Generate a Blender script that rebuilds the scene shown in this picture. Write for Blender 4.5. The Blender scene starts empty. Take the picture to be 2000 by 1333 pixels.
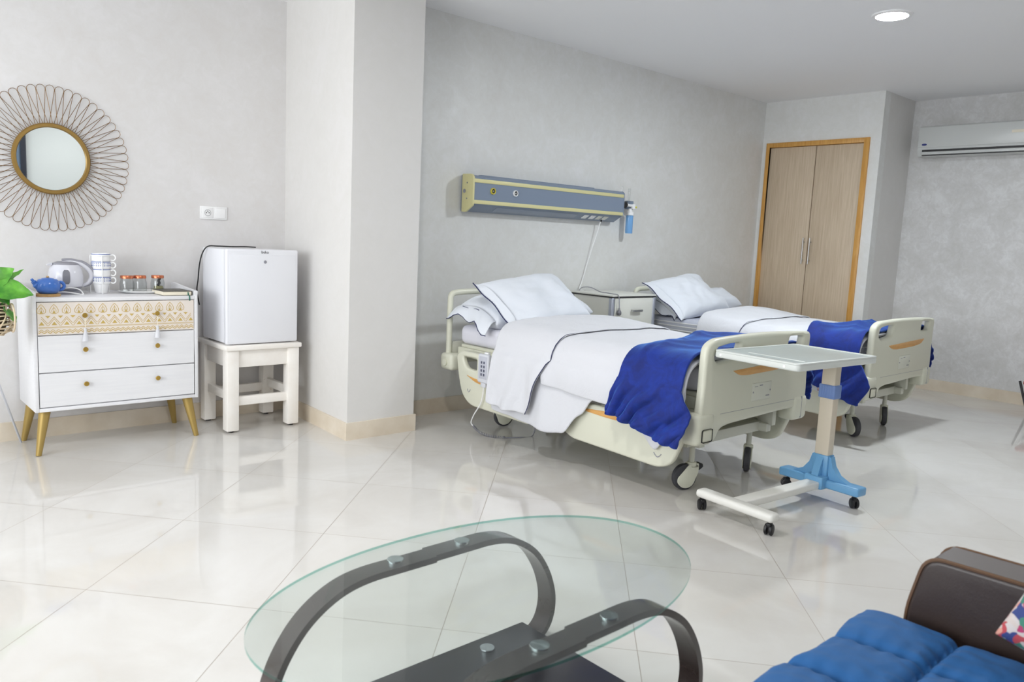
import bpy, bmesh, math, random
from mathutils import Vector, Matrix, noise
PI = math.pi
COL = bpy.context.scene.collection
sc = bpy.context.scene

# ------------------------------------------------------------------ helpers
def lin(c):
    return tuple((v/255/12.92 if v/255 <= .04045 else ((v/255+.055)/1.055)**2.4) for v in c)

def mat(name, col, rough=.5, metal=0, **kw):
    m = bpy.data.materials.new(name); m.use_nodes = True
    b = m.node_tree.nodes['Principled BSDF']
    b.inputs['Base Color'].default_value = (*lin(col), 1)
    b.inputs['Roughness'].default_value = rough
    b.inputs['Metallic'].default_value = metal
    for k, v in kw.items():
        b.inputs[k.replace('_', ' ')].default_value = v
    return m

def nodes(m):
    nt = m.node_tree
    return nt, nt.nodes, nt.links, nt.nodes['Principled BSDF']

def ramp(nt, fac, stops):
    r = nt.nodes.new('ShaderNodeValToRGB')
    e = r.color_ramp.elements
    while len(e) < len(stops): e.new(.5)
    for i, (p, c) in enumerate(stops):
        e[i].position = p; e[i].color = (*lin(c), 1)
    nt.links.new(fac, r.inputs[0])
    return r.outputs[0]

def noise_tex(nt, scale, detail=4, rough=.55, stretch=None, distort=0):
    tc = nt.nodes.new('ShaderNodeTexCoord'); mp = nt.nodes.new('ShaderNodeMapping')
    nt.links.new(tc.outputs['Object'], mp.inputs[0])
    if stretch: mp.inputs['Scale'].default_value = stretch
    n = nt.nodes.new('ShaderNodeTexNoise'); n.inputs['Scale'].default_value = scale
    n.inputs['Detail'].default_value = detail; n.inputs['Roughness'].default_value = rough
    n.inputs['Distortion'].default_value = distort
    nt.links.new(mp.outputs[0], n.inputs['Vector'])
    return n.outputs['Fac']

def bump(nt, h, strength, dist=.01):
    b = nt.nodes.new('ShaderNodeBump'); b.inputs['Strength'].default_value = strength
    b.inputs['Distance'].default_value = dist
    nt.links.new(h, b.inputs['Height']); nt.links.new(b.outputs[0], nt.nodes['Principled BSDF'].inputs['Normal'])

class MB:
    def __init__(s): s.bm = bmesh.new(); s.mi = 0
    def _fin(s, fs):
        for f in fs: f.material_index = s.mi
    def rbox(s, x0, x1, y0, y1, z0, z1, bev=0, seg=2, mtx=None):
        r = bmesh.ops.create_cube(s.bm, size=1)
        vs = r['verts']
        for v in vs:
            v.co = Vector(((x0+x1)/2+v.co.x*(x1-x0), (y0+y1)/2+v.co.y*(y1-y0), (z0+z1)/2+v.co.z*(z1-z0)))
        fs = list({f for v in vs for f in v.link_faces})
        if bev:
            es = list({e for v in vs for e in v.link_edges})
            q = bmesh.ops.bevel(s.bm, geom=es, offset=bev, segments=seg, profile=.5, affect='EDGES')
            vs = list({v for f in q['faces'] for v in f.verts} | {v for v in vs if v.is_valid})
            fs = list({f for v in vs for f in v.link_faces})
        if mtx:
            for v in vs: v.co = mtx @ v.co
        s._fin(fs); return s
    def tube(s, pts, r, n=8, closed=False, cap=True, flat=None):
        pts = [Vector(p) for p in pts]; N = len(pts)
        rs = r if isinstance(r, (list, tuple)) else [r]*N
        T = []
        for i in range(N):
            if closed: t = pts[(i+1) % N]-pts[i-1]
            else: t = pts[min(i+1, N-1)]-pts[max(i-1, 0)]
            T.append(t.normalized() if t.length else Vector((0, 0, 1)))
        u = T[0].orthogonal().normalized(); rings = []
        for i in range(N):
            u = (u-T[i]*u.dot(T[i])).normalized(); w = T[i].cross(u)
            rings.append([s.bm.verts.new(pts[i]+rs[i]*(math.cos(2*PI*k/n)*u+math.sin(2*PI*k/n)*w)) for k in range(n)])
        fs = []
        for i in range(N if closed else N-1):
            a, b = rings[i], rings[(i+1) % N]
            off = 0
            if closed and i == N-1:
                d = [(a[0].co-b[k].co).length for k in range(n)]; off = d.index(min(d))
            for k in range(n):
                fs.append(s.bm.faces.new((a[k], a[(k+1) % n], b[(k+1+off) % n], b[(k+off) % n])))
        if cap and not closed:
            fs.append(s.bm.faces.new(rings[0][::-1])); fs.append(s.bm.faces.new(rings[-1]))
        s._fin(fs); return s
    def lathe(s, prof, n=24, c=(0, 0, 0), mtx=None, sx=1, sy=1):
        c = Vector(c); rings = []; fs = []
        def tr(p): return (mtx @ p if mtx else p)+c
        for r, z in prof:
            if r < 1e-6: rings.append([s.bm.verts.new(tr(Vector((0, 0, z))))])
            else: rings.append([s.bm.verts.new(tr(Vector((r*sx*math.cos(2*PI*k/n), r*sy*math.sin(2*PI*k/n), z)))) for k in range(n)])
        for a, b in zip(rings, rings[1:]):
            for k in range(n):
                k2 = (k+1) % n
                if len(a) == 1 and len(b) == 1: continue
                if len(a) == 1: fs.append(s.bm.faces.new((a[0], b[k2], b[k])))
                elif len(b) == 1: fs.append(s.bm.faces.new((a[k], a[k2], b[0])))
                else: fs.append(s.bm.faces.new((a[k], a[k2], b[k2], b[k])))
        s._fin(fs); return s
    def cyl(s, a, b, r, n=16, r2=None):
        a = Vector(a); b = Vector(b); d = b-a; L = d.length
        q = Vector((0, 0, 1)).rotation_difference(d.normalized()).to_matrix().to_4x4()
        r2 = r if r2 is None else r2
        return s.lathe([(0, 0), (r, 0), (r2, L), (0, L)], n, a, q)
    def prism(s, poly, axis, a0, a1):
        def p(u, v, w): return {'x': (w, u, v), 'y': (u, w, v), 'z': (u, v, w)}[axis]
        A = [s.bm.verts.new(p(u, v, a0)) for u, v in poly]; B = [s.bm.verts.new(p(u, v, a1)) for u, v in poly]
        n = len(poly); fs = [s.bm.faces.new(A[::-1]), s.bm.faces.new(B)]
        for k in range(n): fs.append(s.bm.faces.new((A[k], A[(k+1) % n], B[(k+1) % n], B[k])))
        s._fin(fs); return s
    def grid(s, rows, closed_u=False):
        V = [[s.bm.verts.new(p) for p in r] for r in rows]; fs = []
        for a, b in zip(V, V[1:]):
            m = len(a)
            for k in range(m if closed_u else m-1):
                fs.append(s.bm.faces.new((a[k], a[(k+1) % m], b[(k+1) % m], b[k])))
        s._fin(fs); return V
    def plate(s, outlines, thick, bev, mtx, res=2):
        cu = bpy.data.curves.new('tmp', 'CURVE'); cu.dimensions = '2D'; cu.fill_mode = 'BOTH'
        for o in outlines:
            sp = cu.splines.new('POLY'); sp.points.add(len(o)-1); sp.use_cyclic_u = True
            for q, (u, v) in zip(sp.points, o): q.co = (u, v, 0, 1)
        cu.extrude = max(thick/2-bev, 0); cu.bevel_depth = bev; cu.bevel_resolution = res; cu.offset = -bev
        ob = bpy.data.objects.new('tmp', cu); COL.objects.link(ob)
        dg = bpy.context.evaluated_depsgraph_get(); dg.update()
        me = bpy.data.meshes.new_from_object(ob.evaluated_get(dg), depsgraph=dg)
        me.transform(mtx)
        for p in me.polygons: p.material_index = s.mi
        s.bm.from_mesh(me)
        bpy.data.objects.remove(ob); bpy.data.curves.remove(cu); bpy.data.meshes.remove(me)
        return s
    def text(s, body, size, mtx, ext=.0004):
        cu = bpy.data.curves.new('tmp', 'FONT'); cu.body = body; cu.size = size; cu.align_x = 'CENTER'; cu.align_y = 'CENTER'; cu.extrude = ext
        ob = bpy.data.objects.new('tmp', cu); COL.objects.link(ob)
        dg = bpy.context.evaluated_depsgraph_get(); dg.update()
        me = bpy.data.meshes.new_from_object(ob.evaluated_get(dg), depsgraph=dg)
        me.transform(mtx)
        for p in me.polygons: p.material_index = s.mi
        s.bm.from_mesh(me)
        bpy.data.objects.remove(ob); bpy.data.curves.remove(cu); bpy.data.meshes.remove(me)
        return s
    def build(s, name, m, parent=None, loc=None, rot=None, smooth=40, solid=0, sub=0, weld=True, off=1):
        if weld: bmesh.ops.remove_doubles(s.bm, verts=s.bm.verts, dist=1e-5)
        bmesh.ops.recalc_face_normals(s.bm, faces=s.bm.faces)
        me = bpy.data.meshes.new(name); s.bm.to_mesh(me); s.bm.free()
        for x in (m if isinstance(m, (list, tuple)) else [m]): me.materials.append(x)
        if smooth:
            for p in me.polygons: p.use_smooth = True
            me.set_sharp_from_angle(angle=math.radians(smooth))
        o = bpy.data.objects.new(name, me); COL.objects.link(o)
        if parent: o.parent = parent
        if loc: o.location = loc
        if rot: o.rotation_euler = rot
        if solid:
            q = o.modifiers.new('s', 'SOLIDIFY'); q.thickness = solid; q.offset = off
        if sub:
            q = o.modifiers.new('d', 'SUBSURF'); q.levels = sub; q.render_levels = sub
        return o

def rnd_poly(pts, r, n=5):
    out = []; N = len(pts)
    rr = r if isinstance(r, (list, tuple)) else [r]*N
    for i in range(N):
        p = Vector(pts[i]); a = (Vector(pts[i-1])-p); b = (Vector(pts[(i+1) % N])-p)
        d = min(rr[i], a.length*.49, b.length*.49)
        if d < 1e-4: out.append(tuple(p)); continue
        A = p+a.normalized()*d; B = p+b.normalized()*d
        for k in range(n+1):
            t = k/n; q = (1-t)**2*A+2*t*(1-t)*p+t*t*B
            out.append((q.x, q.y))
    return out

def smoothpath(pts, n=8, closed=False):
    P = [Vector(p) for p in pts]; N = len(P); out = []
    for i in range(N if closed else N-1):
        if closed: p0, p1, p2, p3 = P[i-1], P[i], P[(i+1) % N], P[(i+2) % N]
        else: p0, p1, p2, p3 = P[max(i-1, 0)], P[i], P[i+1], P[min(i+2, N-1)]
        for k in range(n):
            t = k/n
            out.append(.5*((2*p1)+(p2-p0)*t+(2*p0-5*p1+4*p2-p3)*t*t+(3*p1-p0-3*p2+p3)*t**3))
    if not closed: out.append(P[-1])
    return out

def tag(o, label=None, cat=None, group=None, kind=None):
    if label: o['label'] = label
    if cat: o['category'] = cat
    if group: o['group'] = group
    if kind: o['kind'] = kind
    return o

def thing(name, loc, label, cat, group=None, rz=0):
    o = bpy.data.objects.new(name, None); COL.objects.link(o); o.empty_display_size = .1
    o.location = loc; o.rotation_euler = (0, 0, rz)
    return tag(o, label, cat, group)

def struct(name, mb, m, label=None, parent=None, smooth=0):
    o = mb.build(name, m, parent, smooth=smooth)
    if not parent: o['kind'] = 'structure'
    if label: o['label'] = label
    return o

def dup(o, parent=None, loc=None, label=None):
    c = o.copy(); COL.objects.link(c)
    if parent: c.parent = parent
    if loc: c.location = loc
    if label: c['label'] = label
    for ch in [x for x in bpy.data.objects if x.parent == o]: dup(ch, c)
    return c

def XZ(y=0):   # plate (u,v) -> (x,z), thickness along y
    return Matrix(((1, 0, 0, 0), (0, 0, -1, y), (0, 1, 0, 0), (0, 0, 0, 1)))
def YZ(x=0):   # plate (u,v) -> (y,z), thickness along x
    return Matrix(((0, 0, 1, x), (1, 0, 0, 0), (0, 1, 0, 0), (0, 0, 0, 1)))
def XY(z=0):
    return Matrix.Translation((0, 0, z))

# ------------------------------------------------------------------ materials
def wall_mat(name, a, b, c, rough=.5, s=1.0, bs=.12):
    m = mat(name, a, rough)
    nt, N, L, B = nodes(m)
    f1 = noise_tex(nt, 2.2*s, 6, .68, distort=.8)
    f2 = noise_tex(nt, 11*s, 5, .7, distort=1.2)
    mx = N.new('ShaderNodeMath'); mx.operation = 'MULTIPLY_ADD'
    mx.inputs[1].default_value = .45; L.new(f2, mx.inputs[0])
    k = N.new('ShaderNodeMath'); k.operation = 'MULTIPLY'; k.inputs[1].default_value = .55
    L.new(f1, k.inputs[0]); L.new(k.outputs[0], mx.inputs[2])
    L.new(ramp(nt, mx.outputs[0], [(.36, a), (.5, b), (.62, c)]), B.inputs['Base Color'])
    rr = N.new('ShaderNodeMapRange'); rr.inputs[1].default_value = .35; rr.inputs[2].default_value = .65
    rr.inputs[3].default_value = rough+.12; rr.inputs[4].default_value = rough-.14
    L.new(mx.outputs[0], rr.inputs[0]); L.new(rr.outputs[0], B.inputs['Roughness'])
    bump(nt, mx.outputs[0], bs, .006)
    return m

M_wall = wall_mat('stucco_pale', (214, 211, 209), (217, 215, 214), (221, 219, 219))
M_wallg = wall_mat('stucco_grey', (216, 215, 211), (220, 220, 217), (225, 225, 224), .43, 1.0, .2)
for k_, v_ in (('Specular IOR Level', .85),): M_wallg.node_tree.nodes['Principled BSDF'].inputs[k_].default_value = v_
M_walla = wall_mat('stucco_coarse', (196, 195, 192), (205, 204, 203), (217, 217, 217), .45, 1.5, .25)
M_pillar = wall_mat('paint_pillar', (214, 212, 209), (216, 214, 211), (218, 216, 214), .5, .6, .04)
M_ceil = mat('ceiling_paint', (240, 240, 241), .7)
M_base = mat('skirting_tile', (216, 203, 184), .15)
nt, N, L, B = nodes(M_base)
L.new(ramp(nt, noise_tex(nt, 3, 5, .6), [(.35, (210, 196, 175)), (.65, (224, 213, 196))]), B.inputs['Base Color'])
M_rear = mat('rear_paint', (226, 227, 226), .7)

# polished porcelain laid on the diagonal
M_floor = mat('polished_tile', (214, 208, 199), .07)
nt, N, L, B = nodes(M_floor)
tc = N.new('ShaderNodeTexCoord')
Av = Vector((.525, .500)); Bv = Vector((-.434, .506)); det = Av.x*Bv.y-Av.y*Bv.x
inv = ((Bv.y/det, -Bv.x/det), (-Av.y/det, Av.x/det))
sub = N.new('ShaderNodeVectorMath'); sub.operation = 'SUBTRACT'; sub.inputs[1].default_value = (1.226, 3.535, 0)
L.new(tc.outputs['Object'], sub.inputs[0])
lines = []; cells = []
for r in inv:
    d = N.new('ShaderNodeVectorMath'); d.operation = 'DOT_PRODUCT'; d.inputs[1].default_value = (r[0], r[1], 0)
    L.new(sub.outputs[0], d.inputs[0])
    fr = N.new('ShaderNodeMath'); fr.operation = 'FLOORED_MODULO'; fr.inputs[1].default_value = 1.0
    L.new(d.outputs['Value'], fr.inputs[0])
    a = N.new('ShaderNodeMath'); a.operation = 'SUBTRACT'; a.inputs[1].default_value = .5; L.new(fr.outputs[0], a.inputs[0])
    b = N.new('ShaderNodeMath'); b.operation = 'ABSOLUTE'; L.new(a.outputs[0], b.inputs[0])
    lines.append(b.outputs[0])
    fl = N.new('ShaderNodeMath'); fl.operation = 'FLOOR'; L.new(d.outputs['Value'], fl.inputs[0]); cells.append(fl.outputs[0])
mxn = N.new('ShaderNodeMath'); mxn.operation = 'MAXIMUM'; L.new(lines[0], mxn.inputs[0]); L.new(lines[1], mxn.inputs[1])
gt = N.new('ShaderNodeMath'); gt.operation = 'GREATER_THAN'; gt.inputs[1].default_value = .4978; L.new(mxn.outputs[0], gt.inputs[0])
cb = N.new('ShaderNodeCombineXYZ'); L.new(cells[0], cb.inputs[0]); L.new(cells[1], cb.inputs[1])
wn = N.new('ShaderNodeTexWhiteNoise'); wn.noise_dimensions = '2D'; L.new(cb.outputs[0], wn.inputs['Vector'])
ad = N.new('ShaderNodeMath'); ad.operation = 'MULTIPLY_ADD'; ad.inputs[1].default_value = .18
L.new(wn.outputs['Value'], ad.inputs[0]); L.new(noise_tex(nt, 1.6, 5, .6, distort=.6), ad.inputs[2])
tilec = ramp(nt, ad.outputs[0], [(.4, (201, 197, 191)), (.58, (207, 204, 199)), (.75, (212, 210, 206))])
mixc = N.new('ShaderNodeMix'); mixc.data_type = 'RGBA'; mixc.inputs[7].default_value = (*lin((158, 150, 140)), 1)
L.new(gt.outputs[0], mixc.inputs[0]); L.new(tilec, mixc.inputs[6]); L.new(mixc.outputs[2], B.inputs['Base Color'])
rg = N.new('ShaderNodeMapRange'); rg.inputs[3].default_value = .045; rg.inputs[4].default_value = .5
L.new(gt.outputs[0], rg.inputs[0]); L.new(rg.outputs[0], B.inputs['Roughness'])

def wood(name, a, b, rough=.4, scale=6, stretch=(8, 8, .5)):
    m = mat(name, a, rough); nt, N, L, B = nodes(m)
    L.new(ramp(nt, noise_tex(nt, scale, 6, .6, stretch, .4), [(.32, a), (.68, b)]), B.inputs['Base Color'])
    return m
M_white = mat('white_lacquer', (238, 238, 240), .35)
nt, N, L, B = nodes(M_white)
L.new(ramp(nt, noise_tex(nt, 4, 5, .6, (1, 8, 20)), [(.3, (224, 224, 227)), (.7, (229, 229, 231))]), B.inputs['Base Color'])
M_cream = mat('drawer_cream', (226, 217, 208), .5)
M_goldp = mat('gold_print', (196, 168, 92), .5)
M_gold = mat('brass', (190, 156, 78), .32, .85)
M_goldleg = mat('gold_paint', (172, 146, 84), .4, .45)
M_gap = mat('dark_gap', (60, 58, 60), .8)
M_door = wood('laminate_oak', (186, 166, 141), (205, 187, 163), .5, 5, (14, 14, .6))
M_frame = wood('varnished_pine', (190, 136, 62), (212, 162, 88), .35, 5, (10, 10, .8))
M_steel = mat('brushed_steel', (190, 190, 190), .28, 1)
M_chrome = mat('chrome', (215, 215, 215), .1, 1)
M_fridge = mat('fridge_white', (228, 229, 234), .28)
M_plastic = mat('white_plastic', (238, 238, 238), .35)
M_greyp = mat('grey_plastic', (142, 142, 150), .4)
M_dark = mat('black_rubber', (24, 24, 26), .45)
M_stool = mat('stool_paint', (240, 236, 230), .45)
nt, N, L, B = nodes(M_stool)
L.new(ramp(nt, noise_tex(nt, 9, 6, .7), [(.25, (205, 188, 165)), (.33, (238, 233, 226)), (.7, (243, 240, 235))]), B.inputs['Base Color'])
M_bed = mat('bed_ivory', (211, 211, 194), .35)
M_bedm = mat('bed_frame_metal', (205, 205, 192), .4)
M_bedwood = wood('beech_inlay', (205, 150, 82), (218, 168, 100), .4, 5, (2, 2, 12))
M_caster = mat('caster_hood', (214, 214, 196), .35)
M_tyre = mat('tyre_grey', (62, 62, 66), .6)
M_sheet = mat('white_cotton', (208, 209, 214), .85, Sheen_Weight=.2)
nt, N, L, B = nodes(M_sheet); bump(nt, noise_tex(nt, 7, 5, .6, distort=.7), .5, .014)
M_pillow = mat('pillow_cotton', (218, 222, 229), .85, Sheen_Weight=.2)
nt, N, L, B = nodes(M_pillow); bump(nt, noise_tex(nt, 9, 5, .6, distort=.5), .35, .01)
M_fitted = mat('fitted_sheet', (220, 219, 228), .85)
M_matt = mat('mattress_ticking', (190, 193, 205), .5)
M_navy = mat('navy_piping', (38, 44, 82), .7)
M_blue = mat('royal_blue_fleece', (4, 32, 120), .8, Sheen_Weight=.7, Sheen_Roughness=.4)
nt, N, L, B = nodes(M_blue)
B.inputs['Sheen Tint'].default_value = (.16, .42, 1, 1)
L.new(ramp(nt, noise_tex(nt, 9, 5, .65, distort=1), [(.35, (3, 26, 104)), (.65, (6, 42, 138))]), B.inputs['Base Color'])
bump(nt, noise_tex(nt, 30, 4, .7), .3, .006)
M_hw = mat('bedhead_blue_grey', (126, 139, 158), .4)
M_hwl = mat('bedhead_cream', (214, 208, 156), .4)
M_bottle = mat('humidifier_blue', (128, 182, 236), .2, Transmission_Weight=.2)
M_obt = mat('table_white', (212, 216, 212), .35)
M_obtrefl = mat('table_reflect_tone', (172, 181, 179), .3)  # greyer tone painted in for the tabletop's reflective look
M_obtg = mat('table_column_beige', (205, 194, 176), .4)
M_obtb = mat('table_base_blue', (104, 158, 200), .35)
M_obtc = mat('collar_blue', (108, 134, 186), .5)
M_obtw = mat('table_foot_white', (226, 225, 219), .35)
M_bandw = mat('dark_walnut_veneer', (62, 50, 47), .22, Coat_Weight=.3)
nt, N, L, B = nodes(M_bandw)
L.new(ramp(nt, noise_tex(nt, 8, 5, .6, (1, 10, 10)), [(.3, (48, 38, 36)), (.7, (56, 46, 43))]), B.inputs['Base Color'])
M_shelf = mat('black_board', (30, 30, 36), .3)
M_leather = mat('brown_leather', (48, 36, 32), .38)
nt, N, L, B = nodes(M_leather); bump(nt, noise_tex(nt, 160, 3, .6), .12, .003)
M_leatherp = mat('leather_piping', (96, 70, 48), .4)
M_armtop = mat('arm_top_vinyl', (98, 92, 90), .4)
M_pad = mat('blue_quilt', (7, 82, 140), .75, Sheen_Weight=.05)
nt, N, L, B = nodes(M_pad); bump(nt, noise_tex(nt, 26, 4, .6), .2, .006)
M_ac = mat('ac_white', (200, 202, 200), .3)
M_nsl = mat('nightstand_laminate', (220, 220, 212), .4)
M_alu = mat('aluminium', (178, 182, 194), .35, .7)
M_blk = mat('black_edge', (34, 32, 34), .5)
M_navyp = mat('badge_blue', (40, 48, 120), .35)
M_mirror = mat('mirror_silver', (225, 232, 232), .015, 1)
M_wire = mat('bronze_wire', (128, 98, 62), .4, .7)
M_leaf = mat('leaf_green', (62, 142, 34), .4)
nt, N, L, B = nodes(M_leaf)
L.new(ramp(nt, noise_tex(nt, 12, 4, .6), [(.3, (40, 112, 26)), (.7, (104, 176, 52))]), B.inputs['Base Color'])
M_rope = mat('rope', (214, 196, 168), .8)
M_tea = mat('glazed_blue', (66, 112, 190), .18)
M_cork = wood('cork_wood', (178, 138, 84), (198, 160, 106), .6, 8, (3, 3, 3))
M_kettle = mat('kettle_white', (212, 212, 219), .22)
M_copper = mat('copper', (200, 120, 86), .3, .8)
M_ceram = mat('ceramic', (240, 240, 240), .2)
M_mugblue = mat('mug_blue', (96, 112, 170), .3)
M_cover = mat('book_cover', (82, 80, 72), .5)
M_page = mat('book_pages', (236, 228, 208), .8)
M_greenr = mat('green_ribbon', (24, 104, 84), .6)
M_red = mat('red_vinyl', (150, 30, 36), .5)

def glassmat(name, tint, rough=.0, trans=.86, gloss=None):
    m = bpy.data.materials.new(name); m.use_nodes = True; nt = m.node_tree; nt.nodes.clear()
    out = nt.nodes.new('ShaderNodeOutputMaterial'); mx = nt.nodes.new('ShaderNodeMixShader')
    tr = nt.nodes.new('ShaderNodeBsdfTransparent'); tr.inputs[0].default_value = (*tint, 1)
    gl = nt.nodes.new('ShaderNodeBsdfGlossy'); gl.inputs['Roughness'].default_value = .02
    lw = nt.nodes.new('ShaderNodeLayerWeight'); lw.inputs['Blend'].default_value = .5
    pw = nt.nodes.new('ShaderNodeMath'); pw.operation = 'POWER'; pw.inputs[1].default_value = 5
    nt.links.new(lw.outputs['Facing'], pw.inputs[0])
    fr = nt.nodes.new('ShaderNodeMath'); fr.operation = 'MULTIPLY_ADD'; fr.inputs[1].default_value = .93; fr.inputs[2].default_value = .045
    nt.links.new(pw.outputs[0], fr.inputs[0]); nt.links.new(fr.outputs[0], mx.inputs[0]); nt.links.new(tr.outputs[0], mx.inputs[1]); nt.links.new(gl.outputs[0], mx.inputs[2])
    nt.links.new(mx.outputs[0], out.inputs[0])
    return m
M_glass = glassmat('table_glass', (.93, .965, .955))
M_glassedge = glassmat('glass_edge_green', (.38, .70, .63))
M_jar = glassmat('jar_glass', (.93, .94, .94))
M_pane = glassmat('window_glass', (.97, .98, .98))

def emis(name, col, s):
    m = bpy.data.materials.new(name); m.use_nodes = True; nt = m.node_tree; nt.nodes.clear()
    out = nt.nodes.new('ShaderNodeOutputMaterial'); e = nt.nodes.new('ShaderNodeEmission')
    e.inputs[0].default_value = (*col, 1); e.inputs[1].default_value = s
    nt.links.new(e.outputs[0], out.inputs[0]); return m

# ------------------------------------------------------------------ room shell
H = 2.92; XL, XR = -2.6, 8.52; YR = -2.3; YM, YH = 5.41, 4.72; XW = 7.82
PX0, PX0b, PX1, PY = 2.548, 2.615, 3.066, 4.365
struct('floor', MB().rbox(XL-.2, XR+.2, YR-.2, YM+.2, -.1, 0), M_floor)
struct('ceiling', MB().rbox(XL-.2, XR+.2, YR-.2, YM+.2, H, H+.1), M_ceil)
struct('wall_back', MB().rbox(XL-.2, PX0b, YM, YM+.15, 0, H), M_wall)
struct('wall_pillar', MB().prism([(PX0, PY), (PX1, PY), (PX1, YM+.15), (PX0b, YM+.15), (PX0b, YM)], 'z', 0, H), M_pillar)
struct('wall_headboard', MB().rbox(PX1, XW, YH, YH+.15, 0, H), M_wallg)
WY0, WY1, WZ = 3.565, 4.655, 2.475     # wardrobe opening
b = MB(); b.rbox(XW, XW+.12, WY1, YH+.15, 0, H); b.rbox(XW, XW+.12, 3.45, WY0, 0, H); b.rbox(XW, XW+.12, WY0, WY1, WZ, H)
struct('wall_wardrobe', b, M_wallg)
struct('wall_wardrobe_side', MB().rbox(XW+.12, XR+.15, 3.45, 3.57, 0, H), M_pillar)
struct('wall_right', MB().rbox(XR, XR+.15, YR-.2, 3.45, 0, H), M_walla)
# left wall with a wide window, rear wall with a door
wy0, wy1, wz0, wz1 = .2, 4.6, .75, 2.6
b = MB(); b.rbox(XL-.2, XL, YR-.2, wy0, 0, H); b.rbox(XL-.2, XL, wy1, YM, 0, H); b.rbox(XL-.2, XL, wy0, wy1, 0, wz0); b.rbox(XL-.2, XL, wy0, wy1, wz1, H)
struct('wall_left', b, M_rear)
struct('wall_rear', MB().rbox(XL, XR, YR-.15, YR, 0, H), M_rear)
b = MB()
for y in (wy0+.03, (wy0*2+wy1)/3, (wy0+wy1*2)/3, wy1-.03): b.rbox(XL-.12, XL-.06, y-.03, y+.03, wz0, wz1)
b.rbox(XL-.12, XL-.06, wy0, wy1, wz0, wz0+.06); b.rbox(XL-.12, XL-.06, wy0, wy1, wz1-.06, wz1)
w = struct('window_1', b, M_plastic)
MB().rbox(XL-.095, XL-.09, wy0+.05, wy1-.05, wz0+.05, wz1-.05).build('glass_pane', M_pane, w, smooth=0)
# rear door with a dark frame (seen in the round mirror)
b = MB(); b.rbox(.9, .97, YR, YR+.05, 0, 2.75); b.rbox(2.33, 2.40, YR, YR+.05, 0, 2.75); b.rbox(.9, 2.4, YR, YR+.05, 2.68, 2.75)
d = struct('door_1', b, mat('door_frame_dark', (46, 48, 60), .5))
MB().rbox(.97, 2.33, YR, YR+.03, 0, 2.68).build('door_leaf', mat('door_leaf_blue', (118, 136, 158), .3), d, smooth=0)
# skirting tiles
t = .012; bh = .115
def skirt(name, poly, h=bh): struct(name, MB().prism(poly, 'z', 0, h), M_base)
skirt('baseboard_back', [(XL, YM-t), (PX0b, YM-t), (PX0b, YM), (XL, YM)])
skirt('baseboard_pillar_side', [(PX0b, YM-t), (PX0b-t, YM-t), (PX0-t, PY-t), (PX0, PY), (PX0b, YM)])
skirt('baseboard_pillar_front', [(PX0-t, PY-t), (PX1+t, PY-t), (PX1+t, PY), (PX0, PY)])
skirt('baseboard_headboard', [(PX1, YH-t), (XW, YH-t), (XW, YH), (PX1, YH)])
skirt('baseboard_wardrobe', [(XW-t, 3.45-t), (XW, 3.45-t), (XW, WY0), (XW-t, WY0)])
skirt('baseboard_wardrobe_side', [(XW, 3.45-t), (XR, 3.45-t), (XR, 3.45), (XW, 3.45)])
skirt('baseboard_right', [(XR-t, YR), (XR, YR), (XR, 3.45), (XR-t, 3.45)])
skirt('baseboard_rear', [(XL, YR), (.9, YR), (.9, YR+t), (XL, YR+t)])

# ------------------------------------------------------------------ built-in wardrobe
w = thing('built_in_wardrobe', (XW, (WY0+WY1)/2, 0), 'built-in two-door wardrobe with honey wood frame in the wall beside the far bed', 'wardrobe')
def rel(o, b): return b
yc = (WY0+WY1)/2; hw_ = (WY1-WY0)/2
b = MB(); b.rbox(-.02, .1, -hw_-.012, -hw_+.042, 0, WZ+.012, .003); b.rbox(-.02, .1, hw_-.03, hw_+.012, 0, WZ+.012, .003); b.rbox(-.02, .1, -hw_+.042, hw_-.03, WZ-.036, WZ+.012, .003)
b.build('door_frame', M_frame, w)
MB().rbox(.03, .05, -hw_, hw_, 0, WZ).build('back_panel', M_frame, w)
ys = -.006
for s in (-1, 1):
    a, c = (ys-.004+.008, hw_-.032) if s > 0 else (-hw_+.044, ys-.004)
    dd = MB().rbox(.004, .026, a, c, .02, WZ-.04, .002).build('door', M_door, w)
    yh = ys+s*.036; b = MB()
    b.tube([(-.03, yh, 1.22), (-.03, yh, 1.49)], .006, 10)
    for z in (1.26, 1.45): b.tube([(.006, yh, z), (-.03, yh, z)], .0045, 8)
    b.build('handle', M_steel, dd)
# ------------------------------------------------------------------ air conditioner
w = thing('air_conditioner', (XR, 2.75, 2.34), 'white wall-mounted air conditioner high on the rough grey wall', 'air conditioner')
prof = rnd_poly([(0, 0), (-.17, 0), (-.2, .06), (-.2, .27), (-.17, .295), (0, .295)], .015, 3)
MB().prism(prof, 'y', -.55, .55).build('housing', M_ac, w)
MB().rbox(-.207, -.199, -.548, .548, .085, .28, .003).build('front_panel', M_ac, w)
MB().rbox(-.203, -.19, -.535, .505, .045, .062).build('air_outlet', M_dark, w)
MB().rbox(-.203, -.18, -.535, .505, .014, .042, .004).build('louver', M_ac, w)
MB().rbox(-.199, -.17, -.535, .505, .006, .0115).build('lower_slot', M_dark, w)
b = MB(); b.lathe([(0, 0), (.024, 0), (.024, .002), (0, .002)], 24, (-.207, .487, .112), Matrix.Rotation(-PI/2, 4, 'Y'), .42, 1)
b.build('badge', M_navyp, w)
MB().rbox(-.2085, -.2065, -.5, -.27, .18, .205).build('painted_reflection', mat('reflection_cream', (226, 218, 200), .3), w)  # pale patch: the lamp's reflection on the front, put in as colour

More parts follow.
